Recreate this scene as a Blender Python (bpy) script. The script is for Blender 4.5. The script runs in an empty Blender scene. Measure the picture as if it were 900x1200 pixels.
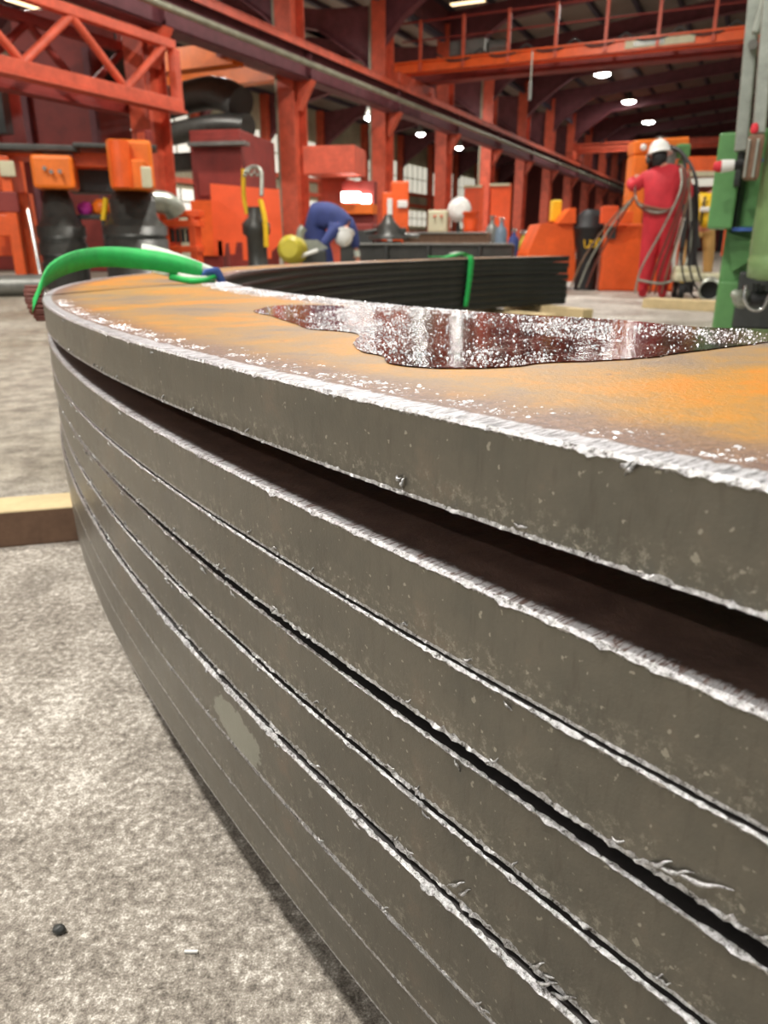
import bpy, bmesh, math, random
from mathutils import Vector, Matrix, noise
random.seed(7)
PI = math.pi
C = bpy.context.scene.collection
sc = bpy.context.scene
V = Vector

# ------------------------------------------------------------------ camera numbers
F = 870.8; TH = 0.34655; H = 0.65
def ray(u, v):
    x = (u - 450) / F; y = (600 - v) / F
    return V((x, y * math.sin(TH) + math.cos(TH), y * math.cos(TH) - math.sin(TH)))
def at(u, v, Y):
    d = ray(u, v); return V((0, 0, H)) + d * (Y / d.y)
def onz(u, v, z):
    d = ray(u, v); return V((0, 0, H)) + d * ((z - H) / d.z)
AZ = math.radians(25.4)
A = V((math.sin(AZ), math.cos(AZ), 0)); B = V((math.cos(AZ), -math.sin(AZ), 0))
def W(b, s, z=0): return B * b + A * s + V((0, 0, z))
def bs(p): return p.dot(B), p.dot(A)

# ------------------------------------------------------------------ materials
def mat(name): 
    m = bpy.data.materials.new(name); m.use_nodes = True
    return m, m.node_tree.nodes, m.node_tree.links, m.node_tree.nodes['Principled BSDF']
def setb(b, **k):
    for a, v in k.items():
        b.inputs[a.replace('_', ' ')].default_value = v
def ramp(n, stops):
    r = n.new('ShaderNodeValToRGB'); e = r.color_ramp.elements
    while len(e) < len(stops): e.new(.5)
    for i, (p, c) in enumerate(stops):
        e[i].position = p; e[i].color = (c[0], c[1], c[2], 1) if len(c) == 3 else c
    return r
def rgb(r, g, b):
    f = lambda c: (c / 255 / 12.92) if c / 255 <= .04045 else ((c / 255 + .055) / 1.055) ** 2.4
    return (f(r), f(g), f(b), 1)
def nz(n, l, vec, scale, detail=4, rough=.55, dist=0):
    t = n.new('ShaderNodeTexNoise'); t.inputs['Scale'].default_value = scale
    t.inputs['Detail'].default_value = detail; t.inputs['Roughness'].default_value = rough
    t.inputs['Distortion'].default_value = dist
    if vec is not None: l.new(vec, t.inputs['Vector'])
    return t.outputs['Fac']
def mth(n, l, op, a, b=None, c=None, clamp=False):
    m = n.new('ShaderNodeMath'); m.operation = op; m.use_clamp = clamp
    for i, x in enumerate((a, b, c)):
        if x is None: continue
        if isinstance(x, (int, float)): m.inputs[i].default_value = x
        else: l.new(x, m.inputs[i])
    return m.outputs[0]
def mr(n, l, x, a, b, c=0, d=1):
    m = n.new('ShaderNodeMapRange'); m.interpolation_type = 'SMOOTHSTEP'
    l.new(x, m.inputs[0])
    for i, q in enumerate((a, b, c, d)): m.inputs[i + 1].default_value = q
    return m.outputs[0]
def mix(n, l, fac, a, b):
    m = n.new('ShaderNodeMix'); m.data_type = 'RGBA'
    if isinstance(fac, (int, float)): m.inputs[0].default_value = fac
    else: l.new(fac, m.inputs[0])
    for s, x in ((6, a), (7, b)):
        if isinstance(x, tuple): m.inputs[s].default_value = x if len(x) == 4 else (*x, 1)
        else: l.new(x, m.inputs[s])
    return m.outputs[2]
def bump(n, l, b, h, strength, dist=.001):
    k = n.new('ShaderNodeBump'); k.inputs['Strength'].default_value = strength; k.inputs['Distance'].default_value = dist
    l.new(h, k.inputs['Height']); l.new(k.outputs[0], b.inputs['Normal']); return k
def paint(name, col, rough=.45, metal=0, var=.35, scale=3, spec=.5):
    m, n, l, b = mat(name)
    tc = n.new('ShaderNodeTexCoord')
    f = nz(n, l, tc.outputs['Object'], scale, 6)
    g = nz(n, l, tc.outputs['Object'], scale * 7, 4)
    f = mth(n, l, 'MULTIPLY_ADD', g, .4, f)
    r = ramp(n, [(.45, tuple(c * (1 - var) for c in col[:3])), (.9, tuple(min(1, c * (1 + var * .4)) for c in col[:3]))])
    l.new(f, r.inputs[0]); l.new(r.outputs[0], b.inputs['Base Color'])
    setb(b, Roughness=rough, Metallic=metal); b.inputs['Specular IOR Level'].default_value = spec
    return m
def emis(name, col, s):
    m, n, l, b = mat(name)
    setb(b, Base_Color=(.8, .8, .8, 1), Emission_Color=(*col, 1), Emission_Strength=s); return m

M = {}
M['red'] = paint('red_paint', rgb(214, 94, 66), .5)
M['redd'] = paint('dark_red_paint', rgb(140, 50, 42), .55)
M['maroon'] = paint('hazed_maroon_steel', rgb(114, 62, 68), .6)  # lifted towards purple, hall haze put into the colour
M['orange'] = paint('orange_paint', rgb(236, 96, 34), .42, var=.25)
M['orangeb'] = paint('bright_orange_paint', rgb(242, 92, 40), .45, var=.15)
M['ochre'] = paint('safety_orange_paint', rgb(238, 120, 30), .42, var=.2)
M['black'] = paint('black_steel', rgb(72, 72, 68), .42, .4, .4, 5)
M['rubber'] = paint('black_rubber', rgb(26, 26, 27), .6)
M['dark'] = paint('dark_grey_paint', rgb(58, 60, 58), .5)
M['grey'] = paint('grey_steel', rgb(130, 130, 124), .4, .5)
M['pipe'] = paint('grey_green_pipe', rgb(158, 158, 136), .4, .3)
M['galv'] = paint('galvanised_steel', rgb(168, 172, 160), .38, .6, .25, 12)
M['green'] = paint('machine_green_paint', rgb(92, 142, 84), .4, var=.2, scale=4)
M['greenl'] = paint('light_green_paint', rgb(124, 152, 100), .35, var=.2, scale=4)
M['sling'] = paint('green_webbing', rgb(22, 176, 80), .65, var=.3, scale=25)
M['white'] = paint('white_plastic', rgb(232, 232, 226), .4, var=.1)
M['offw'] = paint('off_white_webbing', rgb(208, 216, 202), .7, var=.15, scale=20)
M['blue'] = paint('blue_fabric', rgb(62, 96, 168), .7, var=.2, scale=20)
M['cream'] = paint('cream_paint', rgb(206, 200, 168), .6, var=.15)
M['yellow'] = paint('yellow_paint', rgb(240, 196, 30), .45, var=.15)
M['yellowd'] = paint('dull_yellow_paint', rgb(182, 168, 44), .5, var=.2)
M['brown'] = paint('brown_sleeve', rgb(108, 56, 44), .7, var=.4, scale=60)
M['wood'] = paint('pale_timber', rgb(206, 184, 140), .7, var=.2, scale=10)
M['woodd'] = paint('dark_timber', rgb(120, 92, 72), .8, var=.3, scale=14)
M['tan'] = paint('tan_canvas', rgb(190, 150, 88), .8, var=.25, scale=8)
M['redc'] = paint('red_cotton', rgb(204, 44, 56), .75, var=.25, scale=6)
M['bluegrey'] = paint('blue_grey_paint', rgb(104, 124, 140), .5, var=.2)
M['navy'] = paint('navy_cotton', rgb(54, 66, 122), .8, var=.3, scale=6)
M['skin'] = paint('skin', rgb(196, 132, 106), .55, var=.1)
M['magenta'] = paint('magenta_cloth', rgb(206, 60, 170), .7, var=.2)
M['chrome'] = paint('bright_steel', rgb(200, 200, 196), .2, 1, .1, 20)
M['glass'] = paint('pale_glazing', rgb(226, 224, 196), .3, var=.1)
M['panel'] = paint('roof_sheet', rgb(140, 126, 114), .6, var=.2, scale=1)
M['lamp'] = emis('lamp_lens', (1, .98, .94), 60)
M['strip'] = emis('strip_light_lens', (1, .72, .4), 3.2)
M['tube'] = emis('tube_light_lens', (1, .98, .92), 14)
M['daylit'] = emis('daylit_panel', (.9, .86, .70), .9)
M['hazy'] = paint('hazed_roof_steel', rgb(74, 66, 78), .7, var=.2, scale=1)  # purlin colour raised to stand in for haze under the roof

# ------------------------------------------------------------------ mesh builder
class MB:
    def __init__(s): s.bm = bmesh.new()
    def add(s, vs, fs, mi=0, smooth=False):
        v = [s.bm.verts.new(p) for p in vs]
        for f in fs:
            try:
                q = s.bm.faces.new([v[i] for i in f]); q.material_index = mi; q.smooth = smooth
            except ValueError: pass
        return s
    def box(s, c, d, rz=0, mi=0, bev=0, R=None):
        x, y, z = d[0] / 2, d[1] / 2, d[2] / 2
        R = R or Matrix.Rotation(rz, 3, 'Z'); c = V(c)
        e = min(bev, x * .9, y * .9, z * .9)
        if e <= 0:
            vs = [c + R @ V((i * x, j * y, k * z)) for k in (-1, 1) for j in (-1, 1) for i in (-1, 1)]
            return s.add(vs, [(0, 2, 3, 1), (4, 5, 7, 6), (0, 1, 5, 4), (2, 6, 7, 3), (0, 4, 6, 2), (1, 3, 7, 5)], mi)
        b2 = bmesh.new(); bmesh.ops.create_cube(b2, size=1)
        for v in b2.verts: v.co = V((v.co.x * x * 2, v.co.y * y * 2, v.co.z * z * 2))
        bmesh.ops.bevel(b2, geom=b2.edges[:], offset=e, segments=2, affect='EDGES', profile=.5)
        b2.verts.ensure_lookup_table(); b2.verts.index_update()
        s.add([c + R @ v.co for v in b2.verts], [[v.index for v in f.verts] for f in b2.faces], mi); b2.free(); return s
    def cyl(s, a, b, r, r2=None, n=16, mi=0, cap=True, smooth=True):
        a = V(a); b = V(b); r2 = r if r2 is None else r2; d = (b - a).normalized()
        u = d.orthogonal().normalized(); w = d.cross(u)
        vs = [p + (u * math.cos(2 * PI * i / n) + w * math.sin(2 * PI * i / n)) * q for p, q in ((a, r), (b, r2)) for i in range(n)]
        s.add(vs, [(i, (i + 1) % n, n + (i + 1) % n, n + i) for i in range(n)], mi, smooth)
        if cap: s.add(vs, [tuple(range(n - 1, -1, -1)), tuple(range(n, 2 * n))], mi)
        return s
    def lathe(s, o, prof, n=32, mi=0, axis=None, smooth=True, sharp=False):
        if sharp: prof = [p for q in prof for p in (q, q)]
        o = V(o); Q = V((0, 0, 1)).rotation_difference(V(axis or (0, 0, 1))).to_matrix()
        m = len(prof)
        vs = [o + Q @ V((r * math.cos(2 * PI * i / n), r * math.sin(2 * PI * i / n), z)) for r, z in prof for i in range(n)]
        s.add(vs, [(k * n + i, k * n + (i + 1) % n, (k + 1) * n + (i + 1) % n, (k + 1) * n + i) for k in range(m - 1) for i in range(n)], mi, smooth)
        s.add(vs, [tuple(range(n - 1, -1, -1)), tuple(range((m - 1) * n, m * n))], mi); return s
    def tube(s, pts, r, n=8, mi=0, sub=4):
        pts = [V(p) for p in pts]
        if sub > 1 and len(pts) > 2:
            q = []
            for i in range(len(pts) - 1):
                p0 = pts[max(0, i - 1)]; p1 = pts[i]; p2 = pts[i + 1]; p3 = pts[min(len(pts) - 1, i + 2)]
                for k in range(sub):
                    t = k / sub
                    q.append(.5 * ((2 * p1) + (p2 - p0) * t + (2 * p0 - 5 * p1 + 4 * p2 - p3) * t * t + (3 * p1 - p0 - 3 * p2 + p3) * t ** 3))
            q.append(pts[-1]); pts = q
        rr = r if callable(r) else (lambda t: r)
        vs = []; u = None; m = len(pts)
        for i, p in enumerate(pts):
            d = (pts[min(m - 1, i + 1)] - pts[max(0, i - 1)]).normalized()
            u = (d.orthogonal() if u is None else (u - d * u.dot(d))).normalized(); w = d.cross(u)
            vs += [p + (u * math.cos(2 * PI * k / n) + w * math.sin(2 * PI * k / n)) * rr(i / (m - 1)) for k in range(n)]
        s.add(vs, [(k * n + i, k * n + (i + 1) % n, (k + 1) * n + (i + 1) % n, (k + 1) * n + i) for k in range(m - 1) for i in range(n)], mi, True)
        s.add(vs, [tuple(range(n - 1, -1, -1)), tuple(range((m - 1) * n, m * n))], mi); return s
    def prism(s, poly, ext, mi=0):
        # poly: list of 3d points, ext: extrusion vector
        n = len(poly); e = V(ext); vs = [V(p) for p in poly] + [V(p) + e for p in poly]
        return s.add(vs, [tuple(range(n - 1, -1, -1)), tuple(range(n, 2 * n))] + [(i, (i + 1) % n, n + (i + 1) % n, n + i) for i in range(n)], mi)
    def ibeam(s, a, b, w, h, t=.03, mi=0, up=(0, 0, 1)):
        a = V(a); b = V(b); d = (b - a).normalized(); up = V(up); sd = d.cross(up).normalized(); up = sd.cross(d)
        P = [(-w / 2, -h / 2), (w / 2, -h / 2), (w / 2, -h / 2 + t), (t / 2, -h / 2 + t), (t / 2, h / 2 - t), (w / 2, h / 2 - t), (w / 2, h / 2), (-w / 2, h / 2), (-w / 2, h / 2 - t), (-t / 2, h / 2 - t), (-t / 2, -h / 2 + t), (-w / 2, -h / 2 + t)]
        return s.prism([a + sd * x + up * y for x, y in P], b - a, mi)
    def ribbon(s, pts, widths, th=.004, mi=0):
        n = len(pts); vs = []
        for i, (p, w) in enumerate(zip(pts, widths)):
            p = V(p); w = V(w); d = (V(pts[min(n - 1, i + 1)]) - V(pts[max(0, i - 1)])).normalized(); nn = d.cross(w).normalized() * th / 2
            vs += [p - w / 2 - nn, p + w / 2 - nn, p + w / 2 + nn, p - w / 2 + nn]
        f = [(4 * i + k, 4 * i + (k + 1) % 4, 4 * i + 4 + (k + 1) % 4, 4 * i + 4 + k) for i in range(n - 1) for k in range(4)]
        return s.add(vs, f + [(3, 2, 1, 0), (4 * n - 4, 4 * n - 3, 4 * n - 2, 4 * n - 1)], mi, True)
    def build(s, name, m, parent=None, loc=None, fix=True):
        if fix: bmesh.ops.recalc_face_normals(s.bm, faces=s.bm.faces)
        me = bpy.data.meshes.new(name); s.bm.to_mesh(me); s.bm.free()
        for x in (m if isinstance(m, (list, tuple)) else [m]): me.materials.append(M[x] if isinstance(x, str) else x)
        o = bpy.data.objects.new(name, me); C.objects.link(o)
        if parent: o.parent = parent
        if loc: o.location = loc
        return o
def tag(o, label, cat, group=None, kind=None):
    if label: o['label'] = label
    if cat: o['category'] = cat
    if group: o['group'] = group
    if kind: o['kind'] = kind
    return o
def thing(name, label, cat, loc=(0, 0, 0), rz=0, group=None):
    o = bpy.data.objects.new(name, None); C.objects.link(o); o.location = loc; o.rotation_euler = (0, 0, rz)
    o.empty_display_size = .1
    return tag(o, label, cat, group)
def struct(name, mb, m, **k):
    o = mb.build(name, m, **k); o['kind'] = 'structure'; return o
def dup(root, loc, label, group=None, rz=None):
    r = root.copy(); C.objects.link(r); r.location = loc; r['label'] = label
    if rz is not None: r.rotation_euler = (0, 0, rz)
    if group: r['group'] = group
    for ch in list(root.children):
        c = ch.copy(); C.objects.link(c); c.parent = r
        for g in list(ch.children):
            d = g.copy(); C.objects.link(d); d.parent = c
    return r

# ------------------------------------------------------------------ ring plates
D = .08
CX, CY = 49.331 * D, 44.507 * D
RO, RI = 63.131 * D, 57.318 * D
def sstep(a, b, x):
    t = min(1, max(0, (x - a) / (b - a))); return t * t * (3 - 2 * t)
def ring_angles():
    a = []; t = math.radians(118)
    segs = [(118, 200, .006), (200, 206, .0015), (206, 228, .00045), (228, 232, .002), (232, 300, .012)]
    for a0, a1, st in segs:
        n = int((math.radians(a1 - a0)) / st)
        a += [math.radians(a0) + math.radians(a1 - a0) * i / n for i in range(n)]
    return a + [math.radians(300)]
ANG = ring_angles()
def off1(x, y): return (.01726 * x - .0082 * y) * (1 - sstep(2.6, 4.2, x))
def off2(x, y): return (.01875 * x + .00508 * y) * (1 - sstep(1.0, 3.2, y)) * (1 - sstep(.8, 2.4, x))

def steel_top():
    m, n, l, b = mat('rusted_plate_top')
    tc = n.new('ShaderNodeTexCoord'); P = tc.outputs['Object']
    sx = n.new('ShaderNodeSeparateXYZ'); l.new(P, sx.inputs[0])
    cb = n.new('ShaderNodeCombineXYZ'); l.new(sx.outputs[0], cb.inputs[0]); l.new(sx.outputs[1], cb.inputs[1])
    ln = n.new('ShaderNodeVectorMath'); ln.operation = 'LENGTH'; l.new(cb.outputs[0], ln.inputs[0])
    r = ln.outputs['Value']; d = mth(n, l, 'SUBTRACT', RO, r); di = mth(n, l, 'SUBTRACT', r, RI)
    big = nz(n, l, P, 3.6, 5, .6, .8); med = nz(n, l, P, 28, 6, .6); fine = nz(n, l, P, 260, 4, .75); xf = nz(n, l, P, 900, 2, .6)
    # rust
    k = mth(n, l, 'MULTIPLY_ADD', med, .5, mth(n, l, 'MULTIPLY_ADD', big, 1.5, -.30)); k = mth(n, l, 'MULTIPLY_ADD', fine, .4, k); k = mth(n, l, 'ADD', k, -.12)
    rc = ramp(n, [(.46, rgb(122, 106, 92)), (.62, rgb(146, 120, 88)), (.74, rgb(160, 122, 68)), (.85, rgb(180, 126, 48)), (.96, rgb(194, 122, 30))])
    k2 = mth(n, l, 'SUBTRACT', k, .03)
    l.new(k2, rc.inputs[0])
    # brown margin near the outer edge
    mg = mr(n, l, mth(n, l, 'MULTIPLY_ADD', med, .05, d), .045, .11)
    col = mix(n, l, mg, mix(n, l, mr(n, l, fine, .4, .65), rgb(104, 82, 72), rgb(142, 114, 96)), rc.outputs[0])
    # dark spots
    vo = n.new('ShaderNodeTexVoronoi'); vo.inputs['Scale'].default_value = 26; l.new(P, vo.inputs['Vector'])
    sp = mr(n, l, mth(n, l, 'MULTIPLY_ADD', fine, .08, vo.outputs['Distance']), .1, .14, .7, 0)
    sp = mth(n, l, 'MULTIPLY', sp, mr(n, l, med, .52, .6))
    col = mix(n, l, sp, col, rgb(92, 72, 66))
    # flecks of bright steel inside the edge
    fl = nz(n, l, P, 150, 3, .75)
    f1 = mth(n, l, 'MULTIPLY', mr(n, l, fl, .58, .66), mr(n, l, mth(n, l, 'MULTIPLY_ADD', med, .03, d), .03, .055, 1, 0))
    # ground edge band
    band = mr(n, l, mth(n, l, 'MULTIPLY_ADD', nz(n, l, P, 90, 5, .7), .016, d), .0235, .0265, 1, 0)
    # inner wet scale rim
    rim = mr(n, l, mth(n, l, 'MULTIPLY_ADD', med, .10, di), .10, .14, 1, 0)
    rs = mth(n, l, 'MULTIPLY', rim, mr(n, l, fl, .42, .56))
    uv = n.new('ShaderNodeUVMap'); uv.uv_map = 'side'; su = n.new('ShaderNodeSeparateXYZ'); l.new(uv.outputs[0], su.inputs[0])
    hc = n.new('ShaderNodeCombineXYZ'); l.new(mth(n, l, 'MULTIPLY', su.outputs[0], 420), hc.inputs[0]); l.new(mth(n, l, 'MULTIPLY', d, 70), hc.inputs[1])
    hatch = nz(n, l, hc.outputs[0], 1, 4, .7, .4)
    sil = mth(n, l, 'MAXIMUM', mth(n, l, 'MAXIMUM', f1, band), mth(n, l, 'MULTIPLY', rs, .8))
    col = mix(n, l, mth(n, l, 'MULTIPLY', rim, .7), col, rgb(84, 76, 74))
    col = mix(n, l, sil, col, mix(n, l, mr(n, l, hatch, .36, .58), rgb(120, 120, 122), rgb(220, 220, 224)))
    l.new(col, b.inputs['Base Color'])
    l.new(mth(n, l, 'MULTIPLY', sil, .55), b.inputs['Metallic'])
    ro = mth(n, l, 'MULTIPLY_ADD', sil, -.10, .46)
    ro = mth(n, l, 'MULTIPLY_ADD', rim, -.18, ro)
    l.new(ro, b.inputs['Roughness'])
    hh = mth(n, l, 'MULTIPLY_ADD', fl, .8, mth(n, l, 'MULTIPLY_ADD', mth(n, l, 'MULTIPLY', hatch, sil), 1.5, fine))
    bump(n, l, b, hh, .55, .0014)
    return m
def steel_side(patch=None, name='plate_edge_steel'):
    m, n, l, b = mat(name)
    tc = n.new('ShaderNodeTexCoord'); P = tc.outputs['Object']
    uv = n.new('ShaderNodeUVMap'); uv.uv_map = 'side'   # u = arc length in m, v = height from the bottom in m / thickness
    sx = n.new('ShaderNodeSeparateXYZ'); l.new(uv.outputs[0], sx.inputs[0])
    big = nz(n, l, P, 9, 5, .6); med = nz(n, l, P, 45, 5, .65); fine = nz(n, l, P, 420, 3, .7)
    c = ramp(n, [(.35, rgb(98, 96, 88)), (.62, rgb(110, 106, 96)), (.8, rgb(126, 114, 101))])
    l.new(mth(n, l, 'MULTIPLY_ADD', mth(n, l, 'SUBTRACT', med, .5), .5, big), c.inputs[0])
    # streaks run vertically: noise stretched along the height
    cb = n.new('ShaderNodeCombineXYZ'); l.new(mth(n, l, 'MULTIPLY', sx.outputs[0], 160), cb.inputs[0]); l.new(mth(n, l, 'MULTIPLY', sx.outputs[1], 1.2), cb.inputs[1])
    st = nz(n, l, cb.outputs[0], 1, 3, .6)
    col = mix(n, l, mth(n, l, 'MULTIPLY', mr(n, l, st, .5, .75), .35), c.outputs[0], rgb(84, 78, 70))
    # pale patches
    pt = mr(n, l, nz(n, l, P, 26, 4, .7), .68, .71)
    pt2 = mr(n, l, nz(n, l, P, 190, 2, .5), .69, .72)
    low = mr(n, l, mth(n, l, 'MULTIPLY_ADD', med, -.6, sx.outputs[1]), -.1, .12, 1, 0)
    pt3 = mth(n, l, 'MULTIPLY', low, mr(n, l, nz(n, l, P, 160, 5, .8), .5, .66))
    pp = mth(n, l, 'MAXIMUM', mth(n, l, 'MULTIPLY', pt, .35), mth(n, l, 'MAXIMUM', mth(n, l, 'MULTIPLY', pt2, .7), mth(n, l, 'MULTIPLY', pt3, .5)))
    col = mix(n, l, pp, col, rgb(168, 164, 150))
    cb2 = n.new('ShaderNodeCombineXYZ'); l.new(mth(n, l, 'MULTIPLY', sx.outputs[0], 110), cb2.inputs[0]); l.new(mth(n, l, 'MULTIPLY', sx.outputs[1], 2.2), cb2.inputs[1]); cb2.inputs[2].default_value = 7
    scr = mr(n, l, nz(n, l, cb2.outputs[0], 1, 2, .5), .74, .78)
    col = mix(n, l, mth(n, l, 'MULTIPLY', scr, .6), col, rgb(176, 172, 160))
    if patch:
        du = mth(n, l, 'DIVIDE', mth(n, l, 'SUBTRACT', sx.outputs[0], patch[0]), patch[1]); dv = mth(n, l, 'DIVIDE', mth(n, l, 'SUBTRACT', sx.outputs[1], mth(n, l, 'MULTIPLY_ADD', du, -.10, patch[2])), patch[3])
        dd_ = mth(n, l, 'ADD', mth(n, l, 'MULTIPLY', du, du), mth(n, l, 'MULTIPLY', dv, dv)); dd_ = mth(n, l, 'MULTIPLY_ADD', nz(n, l, P, 60, 4, .6), 1.6, dd_)
        col = mix(n, l, mr(n, l, dd_, 1.45, 1.6, .75, 0), col, rgb(158, 160, 148))
    # silver burr near both edges
    e = mth(n, l, 'SUBTRACT', .5, mth(n, l, 'ABSOLUTE', mth(n, l, 'SUBTRACT', sx.outputs[1], .5)))
    en = mth(n, l, 'MULTIPLY_ADD', nz(n, l, P, 230, 4, .75), -.16, e)
    sil = mr(n, l, en, -.062, -.025, 1, 0)
    col = mix(n, l, sil, col, rgb(214, 212, 208))
    l.new(col, b.inputs['Base Color'])
    l.new(mth(n, l, 'MULTIPLY_ADD', sil, .25, .7), b.inputs['Metallic'])
    ro = mth(n, l, 'MULTIPLY_ADD', med, .22, .24); l.new(ro, b.inputs['Roughness'])
    hh = mth(n, l, 'MULTIPLY_ADD', sil, 1.0, mth(n, l, 'MULTIPLY', fine, .35)); hh = mth(n, l, 'MULTIPLY_ADD', mth(n, l, 'MULTIPLY', sil, nz(n, l, P, 300, 4, .8)), 3, hh)
    bump(n, l, b, hh, .5, .0012)
    return m
def steel_lip():
    m, n, l, b = mat('ground_burr_steel')
    tc = n.new('ShaderNodeTexCoord'); P = tc.outputs['Object']
    a = nz(n, l, P, 260, 5, .8); k = nz(n, l, P, 40, 3)
    c = ramp(n, [(.36, rgb(70, 66, 60)), (.5, rgb(186, 186, 186)), (.7, rgb(232, 232, 234))]); l.new(a, c.inputs[0])
    l.new(c.outputs[0], b.inputs['Base Color']); setb(b, Metallic=.95, Roughness=.33)
    bump(n, l, b, a, .8, .0015)
    return m
M['rinner'] = paint('black_inner_steel', rgb(46, 48, 46), .34, .55, .4, 14)  # near-black colour given only to the inner faces
M['rtop'] = steel_top(); M['rside'] = steel_side(); M['rside6'] = steel_side((19.07, .06, .38, .42), 'plate_edge_steel_scraped'); M['rlip'] = steel_lip()
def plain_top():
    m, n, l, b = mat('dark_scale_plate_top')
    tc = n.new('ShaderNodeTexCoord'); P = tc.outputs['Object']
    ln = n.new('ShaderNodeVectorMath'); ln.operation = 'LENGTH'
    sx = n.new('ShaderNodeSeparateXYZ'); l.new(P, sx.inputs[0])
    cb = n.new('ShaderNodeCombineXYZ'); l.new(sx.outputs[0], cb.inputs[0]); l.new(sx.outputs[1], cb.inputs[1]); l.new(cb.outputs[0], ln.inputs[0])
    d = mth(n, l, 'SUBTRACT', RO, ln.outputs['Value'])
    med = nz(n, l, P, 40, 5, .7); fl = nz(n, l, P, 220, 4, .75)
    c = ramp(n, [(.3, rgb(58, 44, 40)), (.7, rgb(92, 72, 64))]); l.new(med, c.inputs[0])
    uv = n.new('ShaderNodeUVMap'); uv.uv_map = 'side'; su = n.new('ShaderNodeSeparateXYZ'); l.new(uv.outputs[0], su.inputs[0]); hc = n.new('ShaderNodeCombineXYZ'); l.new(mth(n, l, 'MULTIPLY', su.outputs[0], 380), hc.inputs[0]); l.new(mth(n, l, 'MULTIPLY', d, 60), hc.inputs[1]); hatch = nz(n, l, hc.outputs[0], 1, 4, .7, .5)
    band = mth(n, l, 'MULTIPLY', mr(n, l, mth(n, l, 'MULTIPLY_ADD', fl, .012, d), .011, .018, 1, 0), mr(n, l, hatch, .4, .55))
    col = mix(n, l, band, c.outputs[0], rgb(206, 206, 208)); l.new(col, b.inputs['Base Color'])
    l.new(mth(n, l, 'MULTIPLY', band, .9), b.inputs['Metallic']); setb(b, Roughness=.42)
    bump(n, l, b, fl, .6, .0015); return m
M['ptop'] = plain_top(); M['gtop'] = paint('gap_shade_black', rgb(34, 30, 28), .7, var=.5, scale=60)  # lower plates' faces painted near-black to deepen the shade in the gaps

def ring_plate(idx, ztop, zbot, dr, off, label, topmat, lk=1, bk=1):
    t = (ztop - zbot) * D; z0 = H + ztop * D
    bm = bmesh.new(); uvl = bm.loops.layers.uv.new('side')
    R = RO + dr; r = RI + dr * .3
    tops = [.004, .008, .014, .022, .04, .08, .16, .28, .38, RO - RI - .03]
    rows = []; info = []
    end0 = math.radians(118 + random.uniform(-.15, .15))
    n = noise.noise; sd = idx * 37.1
    for i, a in enumerate(ANG):
        if i == 0: a = end0
        s = a * R
        n1 = n(V((s * 55, sd, 0))); n2 = n(V((s * 240, sd, 5))); n3 = n(V((s * 90, sd, 9))); n4 = n(V((s * 300, sd, 13))); n5 = n(V((s * 6, sd, 21)))
        ct = .0022 + .0012 * n1 + .0010 * n2; cbt = .0012 + .0008 * n3
        lip = max(0, n(V((s * 70, sd, 31))) - .3) * .005
        Rr = R + n5 * .0006
        bur = (.35 + 1.5 * max(0, n3 * .8 + n4 * .9 + n2 * .5)) * .0011 * bk
        pr = [(Rr - .0012, -t + .0004 * n4), (Rr + bur, -t + .0006 + .0009 * abs(n2)), (Rr + bur * .15, -t + .0022 + .0022 * abs(n1 + n4) * bk)]
        pr += [(Rr, -t * k) for k in (.75, .5, .25)]
        jag = max(0, n1 * .5 + n2 * .8 + n4 * .5) * .0022
        pr += [(Rr, -.0045 * lk - .001 * n1 - lip - jag), (Rr + .0003 + lip * .4 + jag * .3, -ct * lk - lip - jag * .5), (Rr - ct * .9 * lk, 0 + .0006 * n2)]
        pr += [(Rr - q, (.0007 * n2 if q < .02 else 0) * (1 - q / .02 if q < .02 else 0)) for q in tops]
        pr += [(r + .002, 0), (r, -.002), (r, -t + .002), (r + .002, -t)]
        ca, sa = math.cos(a), math.sin(a)
        row = []
        for rr, z in pr:
            x, y = rr * ca, rr * sa
            row.append(bm.verts.new((x, y, z + off(x + CX, y + CY))))
        rows.append(row); info.append((s, pr))
    m = len(rows[0])
    mats = {}
    for j in range(m):
        if j in (2, 3, 4, 5): mi = 1
        elif j in (0, 1): mi = 2
        elif j in (6,): mi = 1
        elif j in (7,): mi = 2
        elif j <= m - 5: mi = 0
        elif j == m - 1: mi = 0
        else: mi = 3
        mats[j] = mi
    for i in range(len(rows) - 1):
        for j in range(m):
            k = (j + 1) % m
            f = bm.faces.new((rows[i][j], rows[i][k], rows[i + 1][k], rows[i + 1][j])); f.material_index = mats[j]; f.smooth = not (j in (0, 1, 6, 7))
            s0, p0 = info[i]; s1, p1 = info[i + 1]
            for lp, (s, p, q) in zip(f.loops, ((s0, p0, j), (s0, p0, k), (s1, p1, k), (s1, p1, j))):
                lp[uvl].uv = (s, (p[q][1] + t) / t)
    for row, rev in ((rows[0], False), (rows[-1], True)):
        f = bm.faces.new(row if not rev else row[::-1]); f.material_index = 1
    bmesh.ops.recalc_face_normals(bm, faces=bm.faces)
    me = bpy.data.meshes.new('steel_ring_plate'); bm.to_mesh(me); bm.free()
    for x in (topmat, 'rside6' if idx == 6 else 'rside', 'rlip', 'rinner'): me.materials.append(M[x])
    o = bpy.data.objects.new('steel_ring_plate', me); C.objects.link(o); o.location = (CX, CY, z0)
    return tag(o, label, 'steel plate', 'curved steel plates in the big stack')
zero = lambda x, y: 0
ring_plate(1, -1, -1.623, 0, off1, 'topmost curved steel plate with orange rust and a puddle on its upper face', 'rtop', .8, 1.2)
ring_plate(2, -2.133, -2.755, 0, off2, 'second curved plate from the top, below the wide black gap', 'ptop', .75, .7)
ring_plate(3, -2.775, -3.385, .0012, off2, 'third curved plate from the top, its lower edge over the narrow widening gap', 'gtop', .5, 1.5)
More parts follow.
